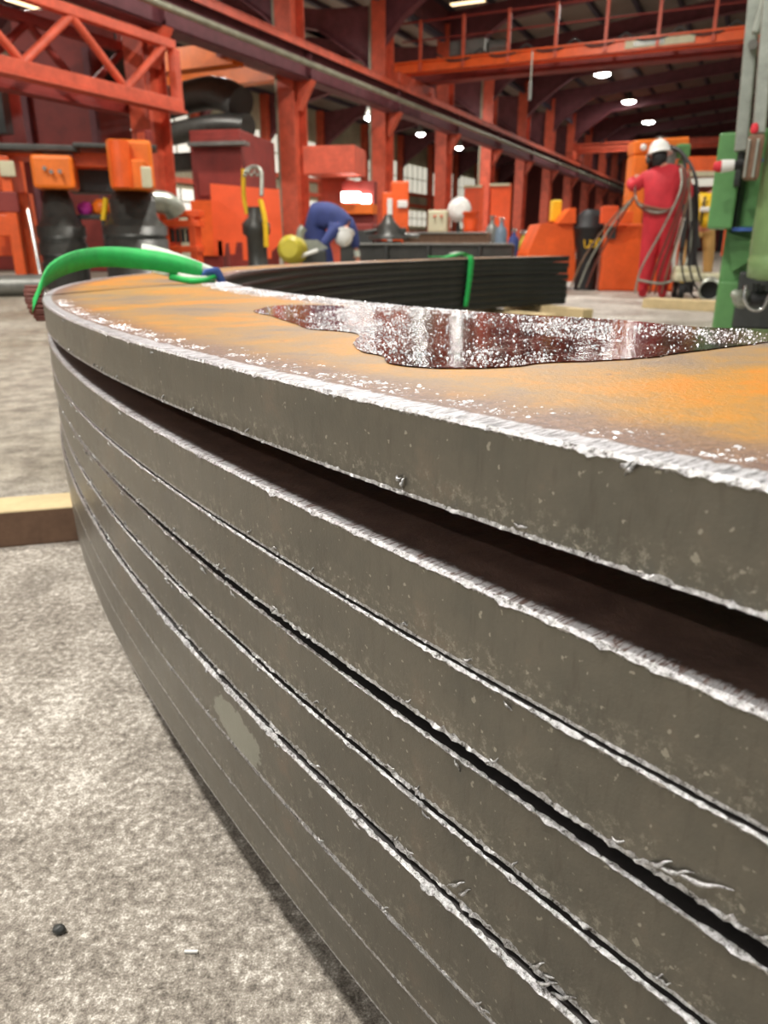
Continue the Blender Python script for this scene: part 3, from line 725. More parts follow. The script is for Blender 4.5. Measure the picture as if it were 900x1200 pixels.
for (u, v, Y, dx, lab) in ((548, 3, 31, 1.3, 'warm strip light under the roof at the top edge of the picture'), (744, 17, 40, 1.5, 'long strip light seen just above the near crane walkway'), (27, 4, 22, .9, 'warm strip light above the truss at the upper left')):
    t = thing('strip_light', lab, 'lamp', at(u, v, Y), -AZ + (PI / 2 if u < 100 else 0), 'strip lights')
    MB().box((0, 0, .06), (dx, .32, .1), bev=.02).build('casing', 'grey', t); MB().box((0, 0, -.0), (dx * .96, .26, .04), bev=.01).build('lens', 'strip', t)
t = thing('hoist_block', 'dark round hoist block hanging behind the truss', 'hoist', at(138, 72, 20))
MB().lathe((0, 0, -.5), [(.1, 0), (.34, .12), (.42, .4), (.36, .7), (.12, .8)], 20).build('block_body', 'black', t)
MB().cyl((0, 0, .3), (0, 0, 3.4), .03, n=6).build('chain', 'dark', t)
MB().tube([(0, 0, -.5), (.12, 0, -.66), (.02, 0, -.82), (-.14, 0, -.72)], .05, n=8).build('hook', 'grey', t)
p_ = at(624, 60, 25); t = thing('pendant_control', 'thin cable with a pendant hanging from the near crane', 'pendant', p_)
zl = at(622, 118, 25).z - p_.z
MB().cyl((0, 0, 0), (0, 0, zl + .5), .022, n=6).build('cable', 'galv', t); MB().box((0, 0, zl + .25), (.09, .07, .5), bev=.02).build('pendant_box', 'grey', t)
# ------------------------------------------------------------------ left bay machines
g0 = M
def P3(u, v, Y): return at(u, v, Y)
# stepped black rolls with orange heads
def stepped_roll(u, Y, k, label, prof):
    p = at(u, 300, Y); o = MB().lathe((0, 0, 0), [(r * k, z) for r, z in prof], 40, sharp=True).build('stepped_roll', 'black'); o.location = (p.x, p.y, 0)
    return tag(o, label, 'roll', 'black stepped rolls of the plate machine')
Y1 = 12.0
zz = lambda v, Y: at(450, v, Y).z
prof1 = [(.30, 0), (.34, .02), (.34, zz(308, Y1)), (.31, zz(306, Y1)), (.31, zz(300, Y1)), (.35, zz(298, Y1)), (.35, zz(286, Y1)), (.33, zz(284, Y1)), (.33, zz(279, Y1)), (.35, zz(277, Y1)), (.35, zz(266, Y1)), (.30, zz(262, Y1)), (.24, zz(252, Y1)), (.22, zz(238, Y1)), (.18, zz(228, Y1)), (.16, zz(222, Y1))]
stepped_roll(76, Y1, 1.0, 'narrower black stepped roll under the left orange head', prof1)
prof2 = [(.40, 0), (.46, .02), (.46, zz(303, Y1)), (.43, zz(300, Y1)), (.43, zz(297, Y1)), (.47, zz(295, Y1)), (.47, zz(281, Y1)), (.44, zz(279, Y1)), (.44, zz(277, Y1)), (.47, zz(275, Y1)), (.47, zz(266, Y1)), (.36, zz(257, Y1)), (.33, zz(250, Y1)), (.33, zz(236, Y1)), (.28, zz(228, Y1)), (.2, zz(222, Y1)), (.2, zz(218, Y1))]
stepped_roll(162, Y1, 1.0, 'wider black stepped roll under the right orange head', prof2)
# machine frame carrying the heads
p = at(100, 300, Y1 + .5); MR = .27; t = thing('plate_machine', 'large orange bending machine with two heads above black rolls', 'machine', (p.x, p.y, 0), MR)
def rel(u, v, Y, o=p): q = at(u, v, Y); R_ = Matrix.Rotation(-MR, 3, 'Z'); return R_ @ V((q.x - p.x, q.y - p.y, q.z))
def pbox(mb, u0, v0, u1, v1, Y, dep, R_=rel, mi=0, bev=.02):
    a = R_(u0, v1, Y); c = R_(u1, v1, Y); z1 = R_((u0 + u1) / 2, v0, Y).z
    mid = (a + c) / 2; wx = (c - a).length; ang = 0
    mb.box((mid.x - math.sin(ang) * dep / 2, mid.y + math.cos(ang) * dep / 2, (a.z + z1) / 2), (wx, dep, abs(z1 - a.z)), ang, mi, bev); return mb
hl = pbox(MB(), 41, 181, 87, 221, 11.6, .7, bev=.05).build('head', 'ochre', t)
hd = pbox(MB(), 131, 163, 181, 222, 11.5, .8, bev=.05).build('head', 'ochre', t)
mb = MB(); c0 = rel(141, 190, 11.35); c1 = rel(141, 220, 11.35); mb.cyl((c0.x, c0.y, c1.z), (c0.x, c0.y, rel(141, 165, 11.35).z), .14, n=20).build('hydraulic_cylinder', 'orange', hd)
pbox(MB(), 152, 187, 172, 221, 11.4, .1).build('cover_plate', 'ochre', hd)
pbox(MB(), 167, 195, 179, 220, 11.33, .04).build('data_plate', 'cream', hd)
mb = MB(); pbox(mb, -30, 168, 88, 176, 11.7, .5); pbox(mb, 88, 168, 182, 174, 11.9, .5); mb.build('hose_tray', 'black', t)
mb = MB(); pbox(mb, -40, 176, 46, 182, 11.9, .9); pbox(mb, -20, 182, 31, 300, 12.2, .9); pbox(mb, 20, 182, 32, 330, 11.7, .4); mb.build('frame', 'orange', t)
pbox(MB(), -14, 224, 22, 249, 11.66, .1).build('access_panel', 'redd', t)
pbox(MB(), -14, 251, 22, 277, 11.66, .1).build('access_panel', 'orange', t)
pbox(MB(), 1, 188, 18, 207, 11.64, .05).build('notice_plate', 'cream', t)
pbox(MB(), 88, 178, 131, 196, 12.2, .6).build('cross_beam', 'orange', t); pbox(MB(), 30, 225, 47, 330, 12.1, .5).build('side_post', 'orange', t)
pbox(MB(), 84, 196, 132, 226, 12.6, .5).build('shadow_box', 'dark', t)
mb = MB()
for i, (u, v) in enumerate(((52, 197), (60, 201), (70, 201))): mb.cyl(rel(u, v, 11.58), rel(u, v, 11.48), .03, n=8)
mb.build('bolt_row', 'chrome', hl)
# tower behind
def bgbox(name, label, cat, u0, v0, u1, v1, Y, dep, m_, mtop=None, parts=(), grp=None):
    q = at((u0 + u1) / 2, v1, Y); floorz = 0
    t = thing(name, label, cat, (q.x, q.y, 0), -AZ * .4, grp)
    R2 = Matrix.Rotation(AZ * .4, 3, 'Z')
    rl = lambda u, v, Y: R2 @ V((at(u, v, Y).x - q.x, at(u, v, Y).y - q.y, at(u, v, Y).z))
    mb = MB(); a = rl(u0, v0, Y); c = rl(u1, v0, Y); z1 = max(a.z, c.z); z0 = max(0, rl(u0, v1, Y).z) if v1 < 330 else 0
    wx = abs(rl(u1, (v0 + v1) / 2, Y).x - rl(u0, (v0 + v1) / 2, Y).x); cxx = (rl(u0, (v0 + v1) / 2, Y).x + rl(u1, (v0 + v1) / 2, Y).x) / 2
    mb.box((cxx, dep / 2, (z0 + z1) / 2), (wx, dep, z1 - z0), 0, 0, .03); mb.build('housing', m_, t)
    for nm, pu0, pv0, pu1, pv1, dz, pm in parts:
        a = rl(pu0, (pv0 + pv1) / 2, Y); c = rl(pu1, (pv0 + pv1) / 2, Y); zt = rl((pu0 + pu1) / 2, pv0, Y).z; zb_ = rl((pu0 + pu1) / 2, pv1, Y).z
        MB().box(((a.x + c.x) / 2, -dz / 2, (zt + zb_) / 2), (abs(c.x - a.x), dz, zt - zb_), 0, 0, .01).build(nm, pm, t)
    return t
bgbox('press_tower', 'tall dark red machine tower standing behind the orange bending machine', 'machine', 36, 12, 128, 400, 19.5, 1.6, 'redd', parts=[('side_rib', 36, 60, 44, 300, .15, 'maroon'), ('side_rib', 120, 60, 128, 300, .15, 'maroon')])
bgbox('press_tower', 'narrow dark red tower behind the truss at the far left edge', 'machine', -40, 98, 22, 400, 20.5, 1.6, 'redd', parts=[('grey_hose_reel', -10, 110, 22, 160, .3, 'dark')])
bgbox('machine_cabinet', 'big dark red cabinet right of the nearest column', 'cabinet', 229, 152, 291, 400, 16.5, 2.2, 'redd', parts=[('door', 231, 160, 287, 230, .05, 'redd'), ('hand_rail', 225, 168, 296, 173, .3, 'grey'), ('lower_panel', 226, 235, 262, 300, .1, 'orange')])
bgbox('machine_housing', 'red machine housing with a wide overhanging hood left of the third column', 'machine', 378, 208, 408, 400, 19, 1.5, 'red', parts=[('hood', 371, 178, 430, 209, 1.2, 'red'), ('side_body', 406, 214, 444, 300, .4, 'redd'), ('work_light', 407, 227, 428, 238, .55, 'tube'), ('work_light', 430, 230, 440, 240, .55, 'tube'), ('tray', 406, 240, 444, 252, .6, 'ochre')])
bgbox('slide_press', 'grimy dark red machine base behind the bending worker', 'machine', 408, 262, 438, 400, 16.0, 1.0, 'redd', parts=[('step', 406, 270, 440, 300, .3, 'dark')])
# notched orange plate leaning
q = at(288, 305, 14.3); t = thing('notched_plate', 'bright orange notched steel plate standing upright left of the second column', 'plate', (q.x, q.y, 0), .0)
rl = lambda u, v: V((at(u, v, 14.3).x - q.x, 0, at(u, v, 14.3).z))
out = [(246, 215), (327, 222), (331, 283), (318, 295), (318, 303), (305, 303), (304, 285), (296, 285), (295, 305), (285, 305), (284, 284), (277, 284), (275, 298), (270, 298), (268, 284), (264, 286), (263, 300), (251, 300)]
MB().prism([rl(u, v) for u, v in out], (0, .05, 0)).build('plate', 'orangeb', t)
MB().box((rl(258, 290).x, .35, .35), (.08, .7, .7)).build('prop', 'redd', t); MB().box((rl(300, 290).x, .35, .35), (.08, .7, .7)).build('prop', 'redd', t)
# black spindle in front of the plate, with yellow lifting gear
q = at(302, 300, 12.8); t = thing('spindle_stand', 'black round stand in front of the notched orange plate', 'stand', (q.x, q.y, 0))
MB().lathe((0, 0, 0), [(.26, 0), (.26, .1), (.16, .14), (.16, .75), (.22, .8), (.22, .95), (.12, 1.05), (.12, 1.2)], 28).build('drum', 'black', t)
MB().tube([(-.13, 0, 1.1), (-.17, 0, 1.35), (-.15, 0, 1.75)], .035).build('yellow_handle', 'yellow', t)
MB().tube([(.12, -.2, 1.3), (.18, -.22, 1.0), (.18, -.22, .6)], .04).build('yellow_handle', 'yellow', t)
mb = MB(); mb.tube([(-.15, 0, 1.7), (0, 0, 1.78), (.14, -.1, 1.7), (.14, -.2, 1.35)], .035)
for i in range(6): mb.lathe((-.12 + .05 * i, -.05, 1.66 + .04 * (i % 2)), [(.03, -.02), (.04, 0), (.03, .02)], 8)
mb.build('hook_chain', 'galv', t)
# orange stand under the round duct
q = at(200, 300, 13); t = thing('tool_rack', 'orange steel rack beside the wider black roll', 'rack', (q.x, q.y, 0), 0)
rr = lambda u, v: V((at(u, v, 13).x - q.x, 0, at(u, v, 13).z))
mb = MB()
for u in (193, 225):
    x = rr(u, 270).x; MB().box((x, .2, rr(u, 246).z / 2), (.12, .4, rr(u, 246).z), 0, 0, .01).build('upright', 'orangeb', t)
for v in (250, 262, 292):
    a = rr(190, v); c = rr(233, v); MB().box(((a.x + c.x) / 2, .2, a.z), (c.x - a.x, .42, .1), 0, 0, .01).build('shelf', 'orangeb', t)
mb = MB()
for i in range(5): mb.cyl((rr(200 + 6 * i, 270).x, .1, rr(200, 284).z), (rr(200 + 6 * i, 270).x, .1, rr(200, 268).z), .035, n=8)
mb.build('tool_holder', 'dark', t)
q0 = at(180, 236, 12.4); q1 = at(204, 236, 12.9)
t = thing('curved_duct', 'short silver round duct lying open-ended right of the orange heads', 'duct', ((q0.x + q1.x) / 2, q0.y + .2, q0.z - .2))
MB().tube([(-.16, -.1, .2), (-.02, .0, .2), (.1, .06, .15), (.16, .12, .04)], .17, n=20).build('duct_shell', 'galv', t)
MB().cyl((-.185, -.115, .2), (-.163, -.102, .2), .145, n=20).build('mouth_shade_disc', 'rubber', t)  # black disc painting the shade inside the duct opening
# pole next to the column with bright steel foot
t = tag(MB().cyl(at(33, 246, 10.6), V((at(48, 318, 10.2).x, at(48, 318, 10.2).y, 0.0)), .028, n=10).build('steel_bar', 'chrome'), 'bright steel bar leaning against the left orange machine', 'bar')
# long round bar on the floor
a = at(-60, 332, 9.9); c = at(52, 330, 10.3)
tag(MB().cyl((a.x, a.y, .135), (c.x, c.y, .135), .135, n=24).build('round_steel_bar', 'grey'), 'thick grey round steel bar lying on the floor at the left edge', 'bar')
# magenta rag & small things
def blob(name, p, r, m_, label, cat, sq=(1, 1, 1), seed=0, grp=None):
    bm = bmesh.new(); bmesh.ops.create_icosphere(bm, subdivisions=3, radius=1)
    for v in bm.verts:
        w = 1 + .25 * noise.noise(v.co * 1.7 + V((seed, 0, 0))); v.co = V((v.co.x * r * sq[0], v.co.y * r * sq[1], v.co.z * r * sq[2])) * w
    for f in bm.faces: f.smooth = True
    me = bpy.data.meshes.new(name); bm.to_mesh(me); bm.free(); me.materials.append(M[m_]); o = bpy.data.objects.new(name, me); C.objects.link(o); o.location = p
    return tag(o, label, cat, grp)
q = at(112, 300, 12.4)
t = thing('work_table', 'small dark table between the two black rolls', 'table', (q.x, q.y, 0))
MB().box((0, 0, zz(252, 12.4) - .03), (.6, .5, .06), bev=.01).build('table_top', 'dark', t)
for i in (-1, 1):
    for j in (-1, 1): MB().box((i * .26, j * .2, (zz(252, 12.4) - .06) / 2), (.05, .05, zz(252, 12.4) - .06)).build('leg', 'dark', t)
ztb = zz(252, 12.4)
o = blob('rag', (at(100, 243, 12.3).x, at(100, 243, 12.3).y, ztb + .085), .11, 'magenta', 'magenta rag lying between the two black rolls', 'rag', (1.1, .8, .9)); 
o = blob('cloth_bundle', (at(118, 243, 12.4).x, at(118, 243, 12.4).y, ztb + .1), .12, 'ochre', 'orange cloth bundle beside the magenta rag', 'cloth', (1.2, .8, 1), 4)
tag(MB().cyl(at(121, 258, 12.1), at(124, 232, 12.1), .04, n=10).build('spray_bottle', 'yellow'), 'pale yellow bottle beside the orange cloth bundle', 'bottle')
bpy.data.objects['spray_bottle'].location = (0, 0, 0)
# hanging duct mass, upper left bay
t = thing('ventilation_duct', 'dark grey ventilation duct under the left bay roof beside the truss end', 'duct', W(-15, 18.5, 0), -AZ)
MB().tube([(-6, 2, 4.3), (-2, 1.2, 4.5), (.6, .6, 4.6), (1.8, .3, 4.2)], .42, n=20).build('main_duct', 'dark', t)
MB().tube([(-6, 1.5, 3.5), (-2.5, 1, 3.6), (.8, .2, 3.7), (2.2, 0, 3.6)], .3, n=20).build('side_duct', 'black', t)
MB().box((-2, 1.6, 3.0), (7, .6, .5), bev=.05).build('duct_box', 'black', t)
t = thing('control_box', 'small red box on the nearest column with a white scratch', 'box', W(RB + .4, 13.3, 0), -AZ)
MB().box((0, 0, zz(163, 17.2)), (.3, .2, .3), bev=.03).build('box_body', 'redd', t)
MB().box((0, -.1, zz(163, 17.2)), (.2, .03, .2), bev=.01).build('lid', 'red', t)
# braces between nearest column and wall: slim orange pole
# ------------------------------------------------------------------ middle distance clutter
bgbox('steel_bench', 'long rusty steel bench with a dull brown face behind the far stack', 'bench', 470, 272, 571, 400, 14.5, 1.0, 'woodd', parts=[('edge_strip', 470, 272, 571, 274, .04, 'grey')])
bgbox('long_steel_bed', 'long dark steel machine bed just behind the far stack', 'machine bed', 395, 286, 600, 400, 12.7, .9, 'black', parts=[('rib', 500, 288, 504, 330, .08, 'dark'), ('rib', 560, 288, 564, 330, .08, 'dark'), ('rib', 450, 288, 454, 330, .08, 'dark'), ('top_plate', 393, 285, 601, 287, .1, 'grey')])
ZBN = at(520, 272, 14.5).z
bgbox('control_cabinet', 'beige control cabinet with two red lights standing beside the fourth column', 'cabinet', 501, 246, 524, 272.5, 14.7, .4, 'cream', parts=[('red_lamp', 508, 252, 511, 255, .04, 'red'), ('red_lamp', 516, 252, 519, 255, .04, 'red')])
q = at(551, 272, 14.9)
t = thing('barrel', 'orange barrel with a rim standing on the steel bench', 'barrel', (q.x, q.y, ZBN)); MB().lathe((0, 0, 0), [(.12, 0), (.14, .02), (.12, .1), (.15, .2), (.13, .3), (.16, .32), (.16, .36)], 20).build('drum', 'orangeb', t)
q = at(536, 300, 16.5)
t = thing('pedestal_fan', 'grey pedestal fan with pale round guard beyond the steel bench', 'fan', (q.x, q.y, 0))
MB().cyl((0, 0, 0), (0, 0, 1.0), .04).lathe((0, 0, 0), [(.25, 0), (.25, .04), (.04, .08)], 20).build('stand', 'dark', t)
MB().lathe((0, -.1, zz(246, 16.5)), [(.1, -.08), (.24, -.04), (.24, .04), (.1, .08)], 24, axis=(0, -1, .1)).build('guard', 'white', t)
MB().cyl((0, 0, .95), (0, 0, zz(250, 16.5)), .03).cyl((0, .05, zz(247, 16.5)), (0, .3, zz(247, 16.5)), .11).build('motor', 'dark', t)
for i, (u, Y, m_, lab, r, h) in enumerate(((586, 15.6, 'bluegrey', 'blue grey gas cylinder standing right of the orange barrel', .12, 1.05), (601, 15.2, 'navy', 'dark blue cylinder beside the row of far columns', .11, .85), (612, 15.0, 'yellowd', 'thin yellow bottle left of the orange trapezoid machine', .08, .8), (575, 16, 'grey', 'grey cylinder behind the blue grey one', .13, 1.1))):
    q = at(u, 300, Y); t = thing('gas_cylinder', lab, 'cylinder', (q.x, q.y, 0), 0, 'gas cylinders')
    MB().lathe((0, 0, 0), [(r, 0), (r, h * .8), (r * .8, h * .88), (r * .35, h * .94), (r * .35, h)], 18).build('body', m_, t)
    MB().cyl((0, 0, h), (0, 0, h + .08), .03).cyl((-.05, 0, h + .05), (.05, 0, h + .05), .02).build('valve', 'chrome', t)
for i, (u0, v0, u1, v1, Y, lab) in enumerate(((543, 217, 565, 300, 34, 'pale orange sheet between the fourth and fifth columns'), (574, 215, 598, 300, 38, 'pale orange sheet right of the fifth column'))):
    bgbox('orange_screen', lab, 'screen', u0, v0, u1, v1, Y, .3, 'orangeb', parts=[('frame_edge', u0, v0, u1, v0 + 3, .1, 'cream')], grp='orange screens')
q = at(468, 300, 16); t = thing('orange_post_machine', 'slim orange machine post with a purple light right of the third column', 'machine', (q.x, q.y, 0))
zt = zz(213, 16); MB().box((0, 0, zt / 2), (.35, .4, zt), bev=.03).box((-.25, 0, .8), (.2, .4, 1.6), bev=.02).build('post', 'orange', t)
MB().box((.05, -.22, zz(240, 16)), (.2, .06, .14), bev=.02).build('display', 'white', t)
MB().box((-.2, -.25, zz(262, 16)), (.1, .1, .9), bev=.01).build('white_tube', 'white', t)
# heap of scrap near third column
for i in range(9):
    u = 436 + 5.5 * (i % 6) + 2; q = W(*bs(at(466, 284, 14.6))) + V(((i % 3 - 1) * .38 - 1.0, (i // 3) * .36 + .25, 0)); 
    blob('scrap_lump', (q.x, q.y + .3 + .1 * (i % 2), .12 + .0), .16, 'dark', 'dark grimy scrap lump heaped below the third column', 'scrap', (1, .9, .75), i, 'scrap lumps below the third column')
q = at(455, 300, 14.3); t = thing('vise_stand', 'grimy dark machine head on a stand in front of the third column', 'machine', (q.x, q.y, 0))
MB().box((0, 0, .35), (.5, .4, .7), bev=.04).build('stand', 'dark', t)
mb = MB(); mb.lathe((0, 0, .72), [(.36, 0), (.36, .06), (.2, .1), (.22, .2), (.12, .3), (.06, .42)], 20); mb.box((.18, 0, .86), (.3, .14, .12), bev=.02); mb.cyl((-.1, 0, .9), (-.42, 0, .84), .035); mb.build('chuck', 'black', t)
MB().cyl((.3, -.05, .8), (.55, -.05, .78), .05).build('bright_spindle', 'chrome', t)

# orange trapezoid machine with motor
q = at(665, 300, 11.6); t = thing('welding_positioner', 'orange trapezoid machine with black motor and yellow scrawl', 'machine', (q.x, q.y, 0))
rl = lambda u, v, Y=11.6: V((at(u, v, Y).x - q.x, Y - q.y, at(u, v, Y).z))
mb = MB(); out = [(612, 330), (618, 298), (634, 262), (642, 261), (672, 261), (676, 330)]
mb.prism([V((rl(u, v).x, 0, max(0, rl(u, v).z))) for u, v in out], (0, .9, 0)); mb.build('body', 'orange', t)
mb = MB(); mb.prism([V((rl(u, v).x, -.1, rl(u, v).z)) for u, v in [(653, 262), (660, 252), (667, 244), (673, 244), (673, 262)]], (0, .4, 0)); mb.build('bracket', 'orange', t)
mb = MB(); x = rl(690, 270).x; mb.lathe((x, -.05, 0), [(.16, 0), (.16, rl(690, 292).z), (.19, rl(690, 284).z), (.19, rl(690, 272).z), (.24, rl(690, 268).z), (.24, rl(690, 266).z), (.2, rl(690, 264).z), (.2, rl(690, 254).z), (.1, rl(690, 246).z)], 24); mb.build('motor', 'rubber', t)
mb = MB()
xs = x - .12; zc = rl(690, 286).z
for pts_ in ([(0, .06), (.02, -.04), (.06, -.04), (.09, .03), (.07, .06)], [(.07, -.05), (.1, .05), (.13, .0)], [(.13, .0), (.16, .06), (.17, -.03), (.13, -.04)], [(.18, -.03), (.2, .07), (.23, .05), (.21, -.02)]):
    mb.tube([(xs + a, -.262, zc + c) for a, c in pts_], .009, n=6)
mb.build('yellow_scrawl', 'yellow', t)
MB().box((rl(658, 245).x, .4, rl(658, 246).z), (.14, .2, .3), bev=.02).build('yellow_box', 'yellow', t)
bgbox('orange_bed_machine', 'low orange machine with pipes behind the red worker', 'machine', 703, 262, 790, 400, 11.2, .8, 'orange', parts=[('block', 704, 242, 722, 262, .3, 'orangeb'), ('block', 724, 248, 740, 262, .25, 'orange'), ('grey_fitting', 712, 266, 722, 280, .1, 'dark')])

# ------------------------------------------------------------------ orange jib column behind the red worker
q = at(745, 320, 12.7); t = thing('jib_column', 'orange upright machine with a horizontal boom above the red worker', 'machine', (q.x, q.y, 0), -.05)
rl = lambda u, v, Y=12.7: V((at(u, v, Y).x - q.x, 0, at(u, v, Y).z))
zt = rl(745, 182).z
MB().box((rl(744, 240).x, .1, zt / 2), (.24, .4, zt), bev=.03).build('upright', 'ochre', t)
MB().prism([V((rl(750, 182).x, 0, rl(750, 182).z)), V((rl(762, 182).x, 0, rl(762, 182).z)), V((rl(750, 215).x, 0, rl(750, 215).z))], (0, .3, 0)).build('gusset', 'ochre', t)
mb = MB(); a = rl(741, 175); c = rl(805, 168); mb.box(((a.x + c.x) / 2, .1, (a.z + c.z) / 2), (c.x - a.x, .4, .2), R=Matrix.Rotation(-.06, 3, 'Y'), bev=.03); bo_ = mb.build('boom', 'ochre', t)
MB().lathe((rl(751, 176).x, -.12, rl(751, 174).z), [(.035, 0), (.05, .03), (.03, .05)], 16, axis=(0, -1, 0)).build('boom_lamp', 'white', bo_)
mb = MB(); mb.box((rl(795, 178).x, -.15, rl(795, 179).z), (.2, .2, .2), bev=.03).cyl((rl(795, 175).x, -.15, rl(795, 188).z), (rl(798, 175).x, -.15, rl(795, 198).z), .05); mb.build('drive_unit', 'green', bo_)
mb = MB(); mb.box((rl(778, 178).x, -.2, rl(778, 187).z), (.22, .2, .26), bev=.03).cyl((rl(773, 165).x, 0, rl(773, 170).z), (rl(773, 165).x, 0, rl(773, 160).z), .05).box((rl(775, 165).x, 0, rl(775, 164).z), (.18, .1, .06)); mb.build('wire_feeder', 'grey', bo_)
mb = MB(); mb.tube([rl(770, 172) - V((0, .2, 0)), rl(785, 182) - V((0, .5, 0)), rl(797, 215) - V((0, .7, 0)), rl(800, 260) - V((0, .6, 0)), rl(803, 290) - V((0, .6, 0))], .025, n=8)
mb.tube([rl(772, 172) - V((0, .2, 0)), rl(790, 185) - V((0, .4, 0)), rl(790, 230) - V((0, .5, 0)), rl(796, 275) - V((0, .6, 0))], .03, n=8); mb.build('cable', 'dark', t)
bgbox('dark_curtain', 'dark grey welding curtain hanging between the red worker and the yellow frame', 'curtain', 783, 228, 806, 290, 12.6, .1, 'dark', parts=[('curtain_pole', 783, 226, 808, 229, .05, 'grey')])
bgbox('orange_crossbeam_stand', 'orange beam with pale lower edge behind the boom', 'beam', 786, 183, 858, 202, 19, .4, 'orange', parts=[('lower_edge', 786, 201, 858, 207, .1, 'cream'), ('leg', 786, 200, 789, 300, .1, 'orange'), ('leg', 850, 200, 853, 300, .1, 'orange')])

# ------------------------------------------------------------------ people
def skin_mesh(name, joints, edges, m_, parent, root=0, sub=2):
    me = bpy.data.meshes.new(name); me.from_pydata([V(j[:3]) for j in joints], edges, []); o = bpy.data.objects.new(name, me); C.objects.link(o)
    md = o.modifiers.new('s', 'SKIN'); md.use_smooth_shade = True
    sv = me.skin_vertices[0].data
    for i, j in enumerate(joints):
        r = j[3]; sv[i].radius = (r, j[4] if len(j) > 4 else r)
    sv[root].use_root = True
    o.modifiers.new('u', 'SUBSURF').levels = sub; o.modifiers['u'].render_levels = sub
    dg = bpy.context.evaluated_depsgraph_get(); ev = o.evaluated_get(dg); nm = bpy.data.meshes.new_from_object(ev)
    o.modifiers.clear(); o.data = nm; nm.materials.clear(); nm.materials.append(M[m_])
    for p_ in nm.polygons: p_.use_smooth = True
    o.parent = parent; return o
def hand_joints(J, E, wi, w, d, side, curl=.5):
    # w wrist point, d pointing direction, side = across the palm (towards the thumb)
    w = V(w); d = V(d).normalized(); side = (V(side) - d * V(side).dot(d)).normalized(); nrm = d.cross(side)
    pc = len(J); J.append((*(w + d * .05), .022, .014)); E.append((wi, pc))
    for k, (o_, L_) in enumerate(((.026, .07), (.009, .08), (-.009, .075), (-.026, .06))):
        b0 = w + d * .085 + side * o_; i0 = len(J); J.append((*b0, .0095)); E.append((pc, i0))
        b1 = b0 + d * L_ * .5 + nrm * L_ * .25 * curl; i1 = len(J); J.append((*b1, .0088)); E.append((i0, i1))
        b2 = b1 + d * L_ * .35 + nrm * L_ * .5 * curl; i2 = len(J); J.append((*b2, .0075)); E.append((i1, i2))
    t0 = w + d * .035 + side * .035; i0 = len(J); J.append((*t0, .011)); E.append((pc, i0))
    t1 = t0 + d * .03 + side * .02; i1 = len(J); J.append((*t1, .009)); E.append((i0, i1))
def head_mesh(parent, c, R_, r=.1):
    bm = bmesh.new(); bmesh.ops.create_icosphere(bm, subdivisions=4, radius=1)
    for v in bm.verts:
        x, y, z = v.co
        w = 1 - .12 * max(0, -z)
        X, Y_, Z = x * .78 * w, y * .95, z * 1.2
        fy = -y
        if fy > 0:
            nose = math.exp(-((x / .13) ** 2 + ((z + .08) / .2) ** 2)) * .2; eye = math.exp(-(((abs(x) - .33) / .14) ** 2 + ((z - .05) / .12) ** 2)) * .07
            chin = math.exp(-((x / .3) ** 2 + ((z + .8) / .25) ** 2)) * .12; mo = math.exp(-((x / .25) ** 2 + ((z + .42) / .05) ** 2)) * .04
            Y_ -= nose - eye + chin - mo
        ear = math.exp(-(((abs(x) - 1) / .25) ** 2 + ((y - .05) / .18) ** 2 + (z / .25) ** 2)) * .14
        X += math.copysign(ear, x)
        v.co = V((X, Y_, Z)) * r
    me = bpy.data.meshes.new('head'); 
    for f in bm.faces: f.smooth = True
    bm.transform(Matrix.Translation(V(c)) @ R_.to_4x4()); return bm
def join_bm(o, bm):
    b2 = bmesh.new(); b2.from_mesh(o.data); tmp = bpy.data.meshes.new('t'); bm.to_mesh(tmp); b2.from_mesh(tmp); b2.to_mesh(o.data); b2.free(); bm.free()
    for p_ in o.data.polygons: p_.use_smooth = True
def hard_hat(parent, c, R_, r=.13):
    mb = MB(); prof = [(r * 1.02, 0), (r * 1.22, -.012), (r * 1.24, -.004), (r * 1.02, .012), (r * 1.0, .05), (r * .88, .1), (r * .6, .14), (r * .2, .155), (.002, .156)]
    mb.lathe((0, 0, 0), prof, 28); mb.tube([(0, -r * .9, .06), (0, -r * .5, .135), (0, 0, .165), (0, r * .5, .135), (0, r * .9, .06)], .014, n=6)
    bmesh.ops.transform(mb.bm, matrix=Matrix.Translation(V(c)) @ R_.to_4x4(), verts=mb.bm.verts)
    hh = mb.build('hard_hat', 'white', parent)
    pk = MB().box((0, -r * 1.2, -.008), (r * 1.1, r * .5, .012), 0, 0, .004); bmesh.ops.transform(pk.bm, matrix=Matrix.Translation(V(c)) @ R_.to_4x4(), verts=pk.bm.verts)
    pk.build('peak', 'white', hh); return hh
def boots(parent, ankles, m_, dirn=(0, 1, 0)):
    for a in ankles:
        a = V(a); d = V(dirn).normalized(); mb = MB()
        mb.tube([a - d * .07 + V((0, 0, .05 - a.z)), a + V((0, 0, .055 - a.z)), a + d * .1 + V((0, 0, .045 - a.z)), a + d * .18 + V((0, 0, .035 - a.z))], lambda t: .052 - .014 * t, n=12)
        mb.cyl((a.x, a.y, .05), (a.x, a.y, .2), .055, .06, n=14); mb.build('boot', m_, parent)

# worker in red: seen from behind, arms raised forward to the left
q = onz(765, 348, 0); dw = q.length; t = thing('person', 'person in red coveralls and white hard hat, back turned, cables over the shoulder', 'person', (q.x, q.y, 0), -math.atan2(q.x, q.y))
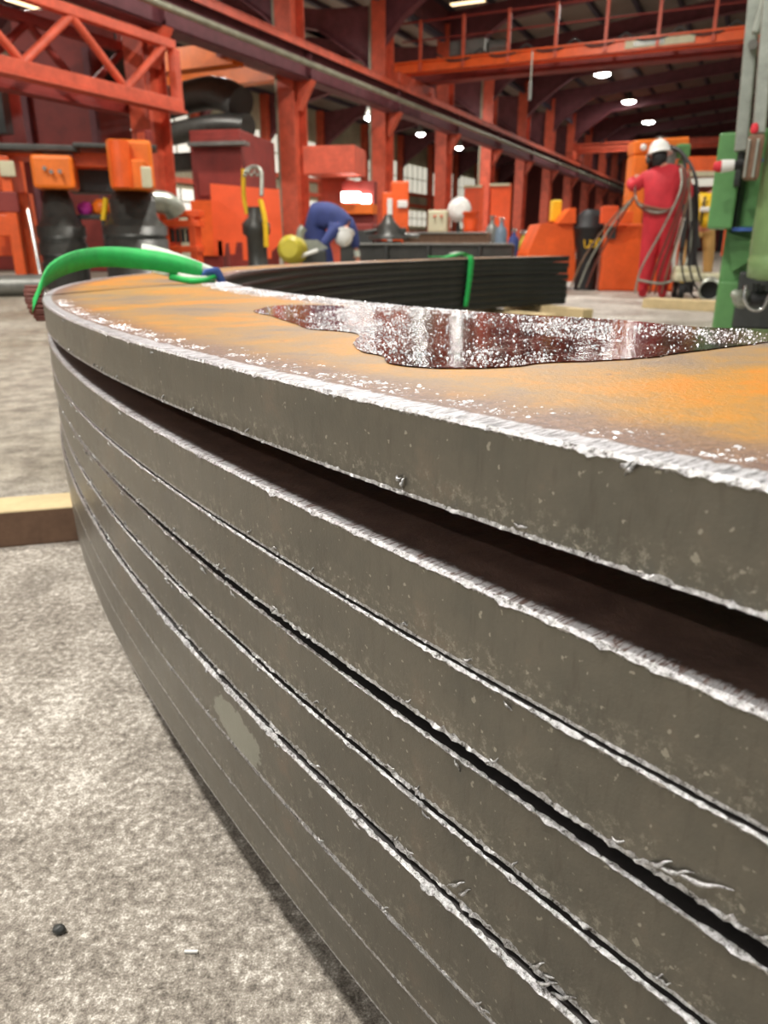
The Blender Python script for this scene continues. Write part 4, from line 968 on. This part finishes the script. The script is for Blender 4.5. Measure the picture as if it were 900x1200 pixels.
# local: +y is away from camera
J = [(0, 0, .96, .2, .15), (-.01, .01, 1.22, .21, .15), (-.03, .02, 1.43, .2, .13), (-.06, .04, 1.58, .08)]
J = [tuple(j) for j in J]; E = [(0, 1), (1, 2), (2, 3)]
def limb(J, E, start, pts_):
    p_ = start
    for x in pts_: J.append(x); E.append((p_, len(J) - 1)); p_ = len(J) - 1
    return p_
limb(J, E, 2, [(-.24, .04, 1.42, .095), (-.38, .12, 1.32, .075), (-.44, .30, 1.38, .06), (-.40, .42, 1.44, .05)])
limb(J, E, 2, [(.2, .02, 1.4, .095), (.27, .06, 1.2, .08), (.18, .30, 1.16, .062), (.02, .44, 1.24, .05)])
limb(J, E, 0, [(-.1, .01, .82, .14), (-.11, .0, .5, .115), (-.115, .02, .28, .105), (-.115, .02, .12, .11)])
limb(J, E, 0, [(.1, 0, .82, .14), (.105, -.02, .5, .115), (.105, 0, .28, .105), (.105, 0, .12, .11)])
skin_mesh('coverall', J, E, 'redc', t)
J = [(-.01, .01, 1.3, .09), (-.04, .03, 1.5, .055), (-.09, .04, 1.58, .055), (-.12, .05, 1.66, .06)]; E = [(0, 1), (1, 2), (2, 3)]
J += [(-.2, .04, 1.42, .045), (-.34, .12, 1.3, .04), (-.42, .30, 1.36, .034), (-.39, .46, 1.44, .026)]; E += [(1, 4), (4, 5), (5, 6), (6, 7)]
hand_joints(J, E, 7, J[7][:3], (.15, .6, .4), (1, 0, 0))
k = len(J); J += [(.16, .02, 1.41, .045), (.23, .04, 1.22, .04), (.14, .24, 1.14, .034), (0, .44, 1.21, .026)]; E += [(1, k), (k, k + 1), (k + 1, k + 2), (k + 2, k + 3)]
hand_joints(J, E, k + 3, J[k + 3][:3], (-.5, .6, .2), (0, 0, 1))
k = len(J); J += [(0, 0, .95, .1), (-.1, 0, .85, .08), (-.12, 0, .5, .06), (-.13, .02, .12, .045), (.1, 0, .85, .08), (.11, -.02, .5, .06), (.11, 0, .12, .045)]
E += [(0, k), (k, k + 1), (k + 1, k + 2), (k + 2, k + 3), (k, k + 4), (k + 4, k + 5), (k + 5, k + 6)]
bo = skin_mesh('body', J, E, 'skin', t)
RH = Matrix.Rotation(math.radians(180 + 35), 3, 'Z') @ Matrix.Rotation(math.radians(14), 3, 'X')
join_bm(bo, head_mesh(t, (-.12, .06, 1.66), RH, .105))
hard_hat(t, (-.12, .05, 1.69), RH, .125)
mb = MB(); mb.lathe((-.115, .035, 1.6), [(.06, -.05), (.088, -.01), (.098, .04), (.09, .1), (.03, .13)], 20); mb.build('hair', 'rubber', t)
mb = MB(); mb.lathe((0, 0, 0), [(.04, 0), (.05, .02), (.03, .05)], 12, axis=(-1, 0, 0)); bmesh.ops.translate(mb.bm, verts=mb.bm.verts, vec=(-.22, .04, 1.62)); mb.build('ear_muff', 'dark', t)
boots(t, [(-.13, .02, .1), (.11, 0, .1)], 'redc')
tag_ = t
# cable bundle over the shoulder
q0 = V(t.location); Rz = Matrix.Rotation(t.rotation_euler.z, 3, 'Z')
cb = thing('hose_bundle', 'bundle of brown and grey hoses hanging over the red worker', 'hoses', t.location, t.rotation_euler.z)
for off_, m_, r_ in (((0, 0), 'brown', .014), ((.025, .02), 'galv', .011), ((-.02, .03), 'woodd', .012), ((.05, .0), 'brown', .01)):
    MB().tube([V((-.36, -.02, 1.28 + off_[0])), V((-.3, -.16, 1.1 + off_[1])), V((-.1, -.21, 1.04 - off_[0])), V((.1, -.22, 1.06)), V((.19, -.22, 1.3)), V((.17, -.1, 1.5 + off_[1] * .5)), V((.1, .05, 1.56))], r_, n=8).build('hose', m_, cb)
for i, (x0, x1, m_) in enumerate(((.14, -.22, 'galv'), (.18, -.05, 'brown'), (.2, .02, 'brown'), (.24, .1, 'woodd'))):
    MB().tube([V((x0, -.16, 1.5)), V((x0 + .03, -.24, 1.25)), V(((x0 + x1) / 2 + .05, -.22, .8)), V((x1 + .04, -.2, .35)), V((x1, -.18, .05))], .013, n=8).build('hose', m_, cb)
MB().tube([V((.24, -.1, 1.4)), V((.32, -.14, 1.0)), V((.36, -.15, .6)), (.3, -.2, .3), (.1, -.22, .18), (-.2, -.25, .22)], .016, n=8).build('hose', 'galv', cb)
for i in range(3): MB().tube([V((-.36, 0, 1.2)), V((-.5 - .05 * i, .0, .95)), V((-.72 - .09 * i, .0, .5)), V((-.85 - .1 * i, .0, .1))], .012, n=8).build('hose', ('brown', 'galv', 'woodd')[i], cb)
for i in range(3): MB().tube([V((.26 + .04 * i, .3, 1.35)), V((.33 + .04 * i, .3, 1.0)), V((.37 + .04 * i, .3, .5)), V((.4 + .03 * i, .2, .05))], .028, n=8).build('hose', ('rubber', 'dark', 'rubber')[i], cb)

# worker in blue bent over
q = at(385, 300, 10.9); t = thing('person', 'person in navy blue coveralls bent double over a workpiece, head down', 'person', (q.x, q.y, 0), .12)
zf = .0
J = [(-.2, .1, .94, .19, .18), (-.12, .05, 1.02, .19, .19), (.02, 0, 1.03, .2, .19), (.16, -.06, .95, .18, .17), (.22, -.1, .86, .12)]
E = [(0, 1), (1, 2), (2, 3), (3, 4)]
limb(J, E, 3, [(.28, -.02, .94, .1), (.35, -.02, .76, .078), (.38, -.06, .58, .06)])
limb(J, E, 3, [(.12, -.2, .86, .09), (-.0, -.28, .74, .07), (-.1, -.34, .62, .055)])
limb(J, E, 0, [(-.18, .02, .78, .15), (-.04, -.0, .5, .12), (-.02, .04, .26, .1), (-.05, .04, .1, .09)])
limb(J, E, 0, [(-.24, .22, .78, .15), (-.08, .26, .5, .12), (-.14, .3, .26, .1), (-.16, .3, .1, .09)])
skin_mesh('coverall', J, E, 'navy', t)
J = [(.1, 0, 1.05, .08), (.24, -.1, .93, .055), (.22, -.13, .85, .055)]; E = [(0, 1), (1, 2)]
k = len(J); J += [(.27, -.02, .98, .04), (.34, -.02, .78, .036), (.39, -.07, .53, .026)]; E += [(1, k), (k, k + 1), (k + 1, k + 2)]
hand_joints(J, E, k + 2, J[k + 2][:3], (.1, -.1, -1), (-1, 0, 0))
k = len(J); J += [(.14, -.2, .92, .04), (0, -.28, .75, .034), (-.13, -.36, .6, .026)]; E += [(1, k), (k, k + 1), (k + 1, k + 2)]
hand_joints(J, E, k + 2, J[k + 2][:3], (-.7, -.3, -.5), (0, -1, 0))
k = len(J); J += [(-.18, .1, .96, .09), (-.2, .02, .8, .08), (-.08, 0, .5, .055), (-.05, .04, .1, .045), (-.24, .22, .8, .08), (-.1, .26, .5, .055), (-.16, .3, .1, .045)]
E += [(0, k), (k, k + 1), (k + 1, k + 2), (k + 2, k + 3), (k, k + 4), (k + 4, k + 5), (k + 5, k + 6)]
bo = skin_mesh('body', J, E, 'skin', t)
RH = Matrix.Rotation(math.radians(120), 3, 'X') @ Matrix.Rotation(.2, 3, 'Z')
join_bm(bo, head_mesh(t, (.21, -.15, .80), RH, .105))
hard_hat(t, (.2, -.17, .77), Matrix.Rotation(math.radians(150), 3, 'X'), .125)
MB().tube([(.385, -.065, .56), (.395, -.075, .48)], .04, n=12).build('glove_cuff', 'offw', t)
boots(t, [(-.05, .04, .1), (-.16, .3, .1)], 'rubber', (1, -.4, 0))
# yellow and white grinder trolley in front of him
q = at(357, 305, 9.6); t = thing('spool_trolley', 'dull yellow reel trolley with white guard in front of the navy worker', 'trolley', (q.x, q.y, 0), .1)
rl = lambda u, v: V((at(u, v, 9.6).x - q.x, 0, at(u, v, 9.6).z))
MB().lathe((rl(347, 295).x, -.1, rl(345, 294).z), [(.05, 0), (.14, .03), (.16, .05), (.13, .1), (.16, .22), (.1, .28)], 24, axis=(-.25, -.9, .1)).build('reel', 'yellowd', t)
mb = MB(); mb.prism([V((rl(u, v).x, 0, rl(u, v).z)) for u, v in [(337, 287), (345, 281), (372, 281), (385, 291), (370, 294), (345, 293)]], (0, .3, 0)); mb.build('guard', 'galv', t)
a = rl(343, 303); c = rl(372, 293); MB().cyl((a.x, -.3, a.z), (c.x, -.3, c.z), .022, n=8).build('handle', 'white', t)
MB().box((rl(368, 300).x, .1, rl(368, 301).z - .02), (.3, .3, .2), bev=.02).build('motor_box', 'dark', t)
mb = MB()
for x in (-.15, .2): mb.box((x, .1, rl(360, 308).z / 2), (.05, .3, rl(360, 308).z))
mb.build('stand', 'dark', t)
MB().tube([V((rl(352, 282).x, .1, rl(352, 282).z)), V((rl(352, 272).x, .1, rl(352, 272).z)), V((rl(356, 266).x, .1, rl(356, 266).z))], .05, n=12).build('nozzle', 'galv', t)

# worker in yellow and tan behind the green machine
q = onz(813, 331, 0); t = thing('person', 'person in yellow jacket and tan trousers, half hidden behind the green machine', 'person', (q.x, q.y, 0), -math.atan2(q.x, q.y))
J = [(.02, 0, .86, .2, .15), (.04, .02, 1.15, .21, .15), (.1, .08, 1.4, .19, .13)]; E = [(0, 1), (1, 2)]
limb(J, E, 2, [(-.06, .1, 1.42, .08), (-.2, .12, 1.24, .065), (-.16, .34, 1.15, .05)])
limb(J, E, 2, [(.3, .12, 1.38, .08), (.38, .14, 1.16, .065), (.3, .36, 1.1, .05)])
skin_mesh('jacket', J, E, 'yellow', t)
J = [(.02, 0, .95, .165, .14), (-.1, 0, .82, .12), (-.14, -.02, .5, .1), (-.14, 0, .2, .085), (-.14, 0, .12, .08), (.13, 0, .82, .12), (.18, .02, .5, .1), (.2, .04, .2, .085), (.2, .04, .12, .08)]
skin_mesh('trousers', J, [(0, 1), (1, 2), (2, 3), (3, 4), (0, 5), (5, 6), (6, 7), (7, 8)], 'tan', t)
J = [(.1, .08, 1.3, .09), (.18, .14, 1.5, .055), (.22, .18, 1.58, .055)]; E = [(0, 1), (1, 2)]
k = len(J); J += [(-.06, .1, 1.4, .045), (-.2, .12, 1.24, .04), (-.15, .4, 1.14, .026)]; E += [(1, k), (k, k + 1), (k + 1, k + 2)]
hand_joints(J, E, k + 2, J[k + 2][:3], (.3, .7, 0), (0, 0, 1))
k = len(J); J += [(.3, .12, 1.38, .045), (.38, .14, 1.16, .04), (.29, .42, 1.09, .026)]; E += [(1, k), (k, k + 1), (k + 1, k + 2)]
hand_joints(J, E, k + 2, J[k + 2][:3], (-.3, .7, 0), (0, 0, 1))
k = len(J); J += [(.02, 0, .95, .1), (-.1, 0, .8, .08), (-.14, -.02, .5, .06), (-.14, 0, .1, .045), (.13, 0, .8, .08), (.18, .02, .5, .06), (.2, .04, .1, .045)]
E += [(0, k), (k, k + 1), (k + 1, k + 2), (k + 2, k + 3), (k, k + 4), (k + 4, k + 5), (k + 5, k + 6)]
bo = skin_mesh('body', J, E, 'skin', t)
RH = Matrix.Rotation(PI, 3, 'Z') @ Matrix.Rotation(math.radians(30), 3, 'X')
join_bm(bo, head_mesh(t, (.25, .22, 1.62), RH, .1)); hard_hat(t, (.25, .22, 1.65), RH, .12)
MB().tube([(-.02, -.125, .95), (-.02, -.15, 1.2), (.0, -.1, 1.4)], .02, n=8).build('strap', 'rubber', t)
MB().box((.02, -.16, 1.2), (.16, .05, .08), bev=.02).build('tool_pouch', 'white', t)
boots(t, [(-.14, 0, .1), (.2, .04, .1)], 'yellow', (-.4, -1, 0))

# ------------------------------------------------------------------ cart, pipe and plank beside the worker
q = at(806, 342, 9.7); t = thing('equipment_cart', 'pale low cart with black wheel beside the red worker', 'cart', (q.x, q.y, 0), -.2)
MB().box((0.1, 0, .26), (.62, .5, .1), bev=.03).box((-.05, 0, .34), (.3, .3, .1), bev=.03).build('deck', 'cream', t)
for x, y in ((-.12, -.2), (-.12, .2), (.3, -.2), (.3, .2)):
    wh = MB().cyl((x - .03, y, .1), (x + .03, y, .1), .1, n=20).build('wheel', 'rubber', t); MB().cyl((x - .035, y, .1), (x + .035, y, .1), .04, n=12).build('hub', 'galv', wh)
MB().tube([(-.18, .1, .3), (-.2, .1, .55), (-.15, .1, .95)], .025).build('push_handle', 'white', t)
cb2 = thing('black_hoses', 'thin black hoses looping down beside the pale cart', 'hoses', (q.x - .22, q.y, 0), -.2)
for i in range(3): MB().tube([(.02 + .07 * i, -.3, .9), (.02 + .08 * i, -.36, .5), (.1 + .1 * i, -.4, .2), (.25 + .12 * i, -.4, .03 + .02 * i), (.5 + .1 * i, -.35, .02)], .012, n=6).build('hose', 'rubber', cb2)
p0 = at(831, 343, 8.5); dv = V((.42, 1, 0)).normalized()
t = thing('open_pipe', 'thick pale grey pipe with dark open mouth beside the green machine', 'pipe', (p0.x, p0.y, .0))
zc = at(829, 343, 8.2).z + .005
mb = MB(); n_ = 28; a = V((0, 0, zc)); bq = a + dv * 1.3
u_ = V((dv.y, -dv.x, 0)); w_ = V((0, 0, 1))
for (ra, rb) in ((.115, .115),):
    vs = []
    for pp_, r1 in ((a, .115), (bq, .115), (bq, .098), (a, .098)): vs += [pp_ + (u_ * math.cos(2 * PI * i / n_) + w_ * math.sin(2 * PI * i / n_)) * r1 for i in range(n_)]
    mb.add(vs, [(k * n_ + i, k * n_ + (i + 1) % n_, ((k + 1) % 4) * n_ + (i + 1) % n_, ((k + 1) % 4) * n_ + i) for k in range(4) for i in range(n_)], 0, True)
mb.build('pipe_shell', 'galv', t)
MB().cyl(a + dv * .12, a + dv * .14, .099, n=28).build('pipe_shade_disc', 'rubber', t)  # black disc painting the shade inside the open pipe, no real plug
MB().box(a + dv * .5 + V((0, 0, (zc - .115) / 2 - zc)) + V((0, 0, 0)), (.3, .2, max(.02, zc - .115))).build('support_block', 'woodd', t)
a = onz(752, 361, 0); c = onz(846, 366, 0); dd = (c - a).normalized(); nr = V((-dd.y, dd.x, 0)) * .12
o = MB().box((0, 0, .05), ((c - a).length, .24, .10), bev=.004).build('timber_beam', 'wood'); o.location = ((a + c) / 2 + nr); o.rotation_euler = (0, 0, math.atan2(dd.y, dd.x))
tag(o, 'pale timber on the floor between the stack end and the green machine', 'timber', 'timbers under the plate stack')

# ------------------------------------------------------------------ green machine
GY = 5.9
q = at(872, 380, GY); GR = -math.radians(23.5); t = thing('drilling_machine', 'green column machine with steel guide arms at the right edge', 'machine', (q.x, q.y, 0), GR)
def rl(u, v, Y=GY):
    Q = Matrix.Rotation(-GR, 3, 'Z'); o_ = Q @ (V((0, 0, 0)) - V((q.x, q.y, 0))); d_ = Q @ ray(u, v); k_ = ((Y - GY) - o_.y) / d_.y
    return V((o_.x + d_.x * k_, Y - GY, H + d_.z * k_))
def gb(nm, u0, v0, u1, v1, Y, dep, m_, bev=.02):
    um = (v0 + v1) / 2; a = rl(u0, um, Y); c = rl(u1, um, Y); zt = rl(u0, v0, Y).z; zb = rl(u0, v1, Y).z
    return MB().box(((a.x + c.x) / 2, a.y + dep / 2, (zt + zb) / 2), (c.x - a.x, dep, zt - zb), 0, 0, bev).build(nm, m_, t)
# base column
a = rl(842, 380); zt = rl(872, 150).z
MB().box((rl(842, 330).x + .45, .45, zt / 2), (.9, .8, zt), bev=.03).build('column', 'green', t)
gb('side_box', 836, 156, 866, 268, GY - .2, .5, 'green', .015)
gb('panel_seam', 866, 156, 869, 268, GY - .05, .1, 'rubber', 0)
gb('upper_block', 874, 164, 900, 268, GY - .12, .4, 'green', .02)
MB().box((rl(880, 268).x, -.14, rl(880, 269).z), (.26, .03, .025)).build('blue_cable', 'blue', t)
MB().prism([rl(852, 272) - V((0, .02, 0)), rl(885, 282) - V((0, .02, 0)), rl(885, 302) - V((0, .02, 0)), rl(858, 318) - V((0, .02, 0))], (0, .1, 0)).build('rib', 'green', t)
# base foot, and a dark block painting the shade of a recess
gb('foot', 838, 330, 930, 420, GY - .02, .3, 'green', .01)
gb('recess_shade', 862, 318, 930, 385, GY - .06, .1, 'dark', .02)
# front cylinder
x = rl(919, 250, GY - .45).x; zc0 = rl(905, 325, GY - .45).z; zc1 = rl(905, 90, GY - .45).z
MB().lathe((x, -.45, 0), [(.1, zc0 - .02), (.17, zc0), (.18, zc0 + .12), (.175, zc0 + .13), (.175, zc0 + .16), (.18, zc0 + .17), (.18, zc1 + .6)], 32).build('quill_cylinder', 'greenl', t)
# hand wheel cluster
mb = MB(); c = rl(868, 350, GY - .3); mb.lathe(c, [(.04, -.04), (.07, -.02), (.05, .03), (.02, .06)], 16, axis=(-.5, -1, .1)); mb.lathe(c + V((-.03, -.04, .03)), [(.03, -.02), (.035, .02), (.02, .04)], 14, axis=(-1, -.4, .2)); mb.build('knob', 'galv', t)
mb = MB(); mb.tube([rl(874, 335, GY - .4), rl(872, 350, GY - .42), rl(880, 362, GY - .42), rl(893, 362, GY - .42), rl(902, 345, GY - .42)], .012, n=8); mb.build('hand_wheel', 'chrome', t)
for i, (u, v) in enumerate(((882, 338), (888, 338), (894, 340))): MB().cyl(rl(u, v - 6, GY - .3), rl(u, v + 10, GY - .3), .014, n=8).build('spindle_rod', 'dark', t)
MB().cyl(rl(880, 350, GY - .35), rl(930, 350, GY - .35), .05, n=14).build('black_shaft', 'rubber', t)
# red and white switch
c = rl(845, 195, GY - .45)
mb = MB(); mb.lathe(c, [(.01, .05), (.028, .045), (.036, .02), (.036, 0)][::-1], 20, axis=(-1, -.1, 0)); mb.build('red_button', 'redc', t)
MB().cyl(c, c + V((.08, .01, .005)), .042, .036, n=20).build('white_collar', 'white', t)
MB().cyl(c + V((.08, .01, .005)), c + V((.14, .02, .01)), .03, n=16).build('black_socket', 'rubber', t)
MB().tube([c + V((.14, .02, .01)), c + V((.2, .0, .02)), c + V((.26, .02, .03))], .01, n=8).build('blue_lead', 'blue', t)
gb('switch_bracket', 862, 175, 870, 218, GY - .3, .12, 'dark', .01)
# bronze-grey vice fitting with slot
mb = MB(); a = rl(886, 158, GY - .6); zb = rl(886, 211, GY - .6).z; xm = rl(883, 185, GY - .6).x
mb.box((xm, -.6, (a.z + zb) / 2), (.10, .1, a.z - zb), bev=.02); mb.build('clevis', 'woodd', t)
for dx in (-.04, .012): MB().box((xm + dx, -.66, (a.z + zb) / 2 - .01), (.016, .02, (a.z - zb) * .85), bev=.007).build('slot_rim', 'galv', t)
MB().lathe((xm - .02, -.6, a.z + .01), [(.02, 0), (.026, .02), (.02, .05), (.008, .06)], 12).build('red_cap', 'redc', t)
# grey guide arms going up
def arm(p0_, p1_, w_, d_, nm='guide_arm'):
    a = V(p0_); c = V(p1_); dr = (c - a); R_ = V((0, 0, 1)).rotation_difference(dr.normalized()).to_matrix()
    MB().box((a + c) / 2, (w_, d_, dr.length), R=R_, bev=.012).build(nm, 'galv', t)
a1 = rl(866, 178, GY - .3); b1 = rl(887, -30, GY - .3)
arm(rl(868, 178, GY - .3), rl(888, -40, GY - .3), .085, .1)
arm(rl(889, 158, GY - .55), rl(905, -40, GY - .55), .08, .1)
arm(rl(885, 40, GY - .42), rl(905, -30, GY - .42), .05, .06, 'link_arm')
MB().cyl(rl(882, 52, GY - .5), rl(882, 52, GY - .2), .03, n=12).build('pivot_pin', 'grey', t)

# floor litter
o = blob('metal_scrap', onz(69, 1089, .004), .006, 'dark', 'small dark scrap of metal on the near concrete', 'scrap', (1.2, .8, .7), 3)
q = onz(224, 1115, .002); o = MB().box((0, 0, 0), (.013, .0025, .002)).build('pale_chip', 'white'); o.location = q; tag(o, 'tiny white sliver on the near concrete floor', 'chip')

# ------------------------------------------------------------------ lights, world, camera
def area(p, e, size, col=(1, .96, .9)):
    li = bpy.data.lights.new('hall_lamp_light', 'AREA'); li.shape = 'DISK'; li.size = size; li.energy = e; li.color = col
    o = bpy.data.objects.new('hall_lamp_light', li); C.objects.link(o); o.location = p
for b_, e_ in ((-5.5, 1100), (6, 500)):
    for s_ in (-9, 1, 11, 21, 31): area(W(b_, s_, 8.6), e_ * (1 if s_ < 20 else .7 if s_ < 30 else .35), .7)
for s_ in (6, 15, 24, 33): area(W(-17.5, s_, 7.2), 700, .7)
area(W(-2.6, -.4, 7.5), 500, .6)
w = bpy.data.worlds.new('world'); sc.world = w; w.use_nodes = True
w.node_tree.nodes['Background'].inputs[0].default_value = (.9, .95, 1, 1); w.node_tree.nodes['Background'].inputs[1].default_value = .6

cam = bpy.data.cameras.new('camera'); co = bpy.data.objects.new('camera', cam); C.objects.link(co)
co.location = (0, 0, H); co.rotation_euler = (PI / 2 - TH, 0, 0)
cam.sensor_fit = 'VERTICAL'; cam.sensor_height = 36; cam.sensor_width = 27; cam.lens = F / 1200 * 36
cam.clip_start = .02; cam.clip_end = 300
cam.dof.use_dof = True; cam.dof.focus_distance = .5; cam.dof.aperture_fstop = 10.5
sc.camera = co
sc.view_settings.view_transform = 'Standard'; sc.view_settings.look = 'None'; sc.view_settings.gamma = 1; sc.view_settings.exposure = -0.35
sc.cycles.use_denoising = True; sc.cycles.max_bounces = 6; sc.cycles.sample_clamp_indirect = 6
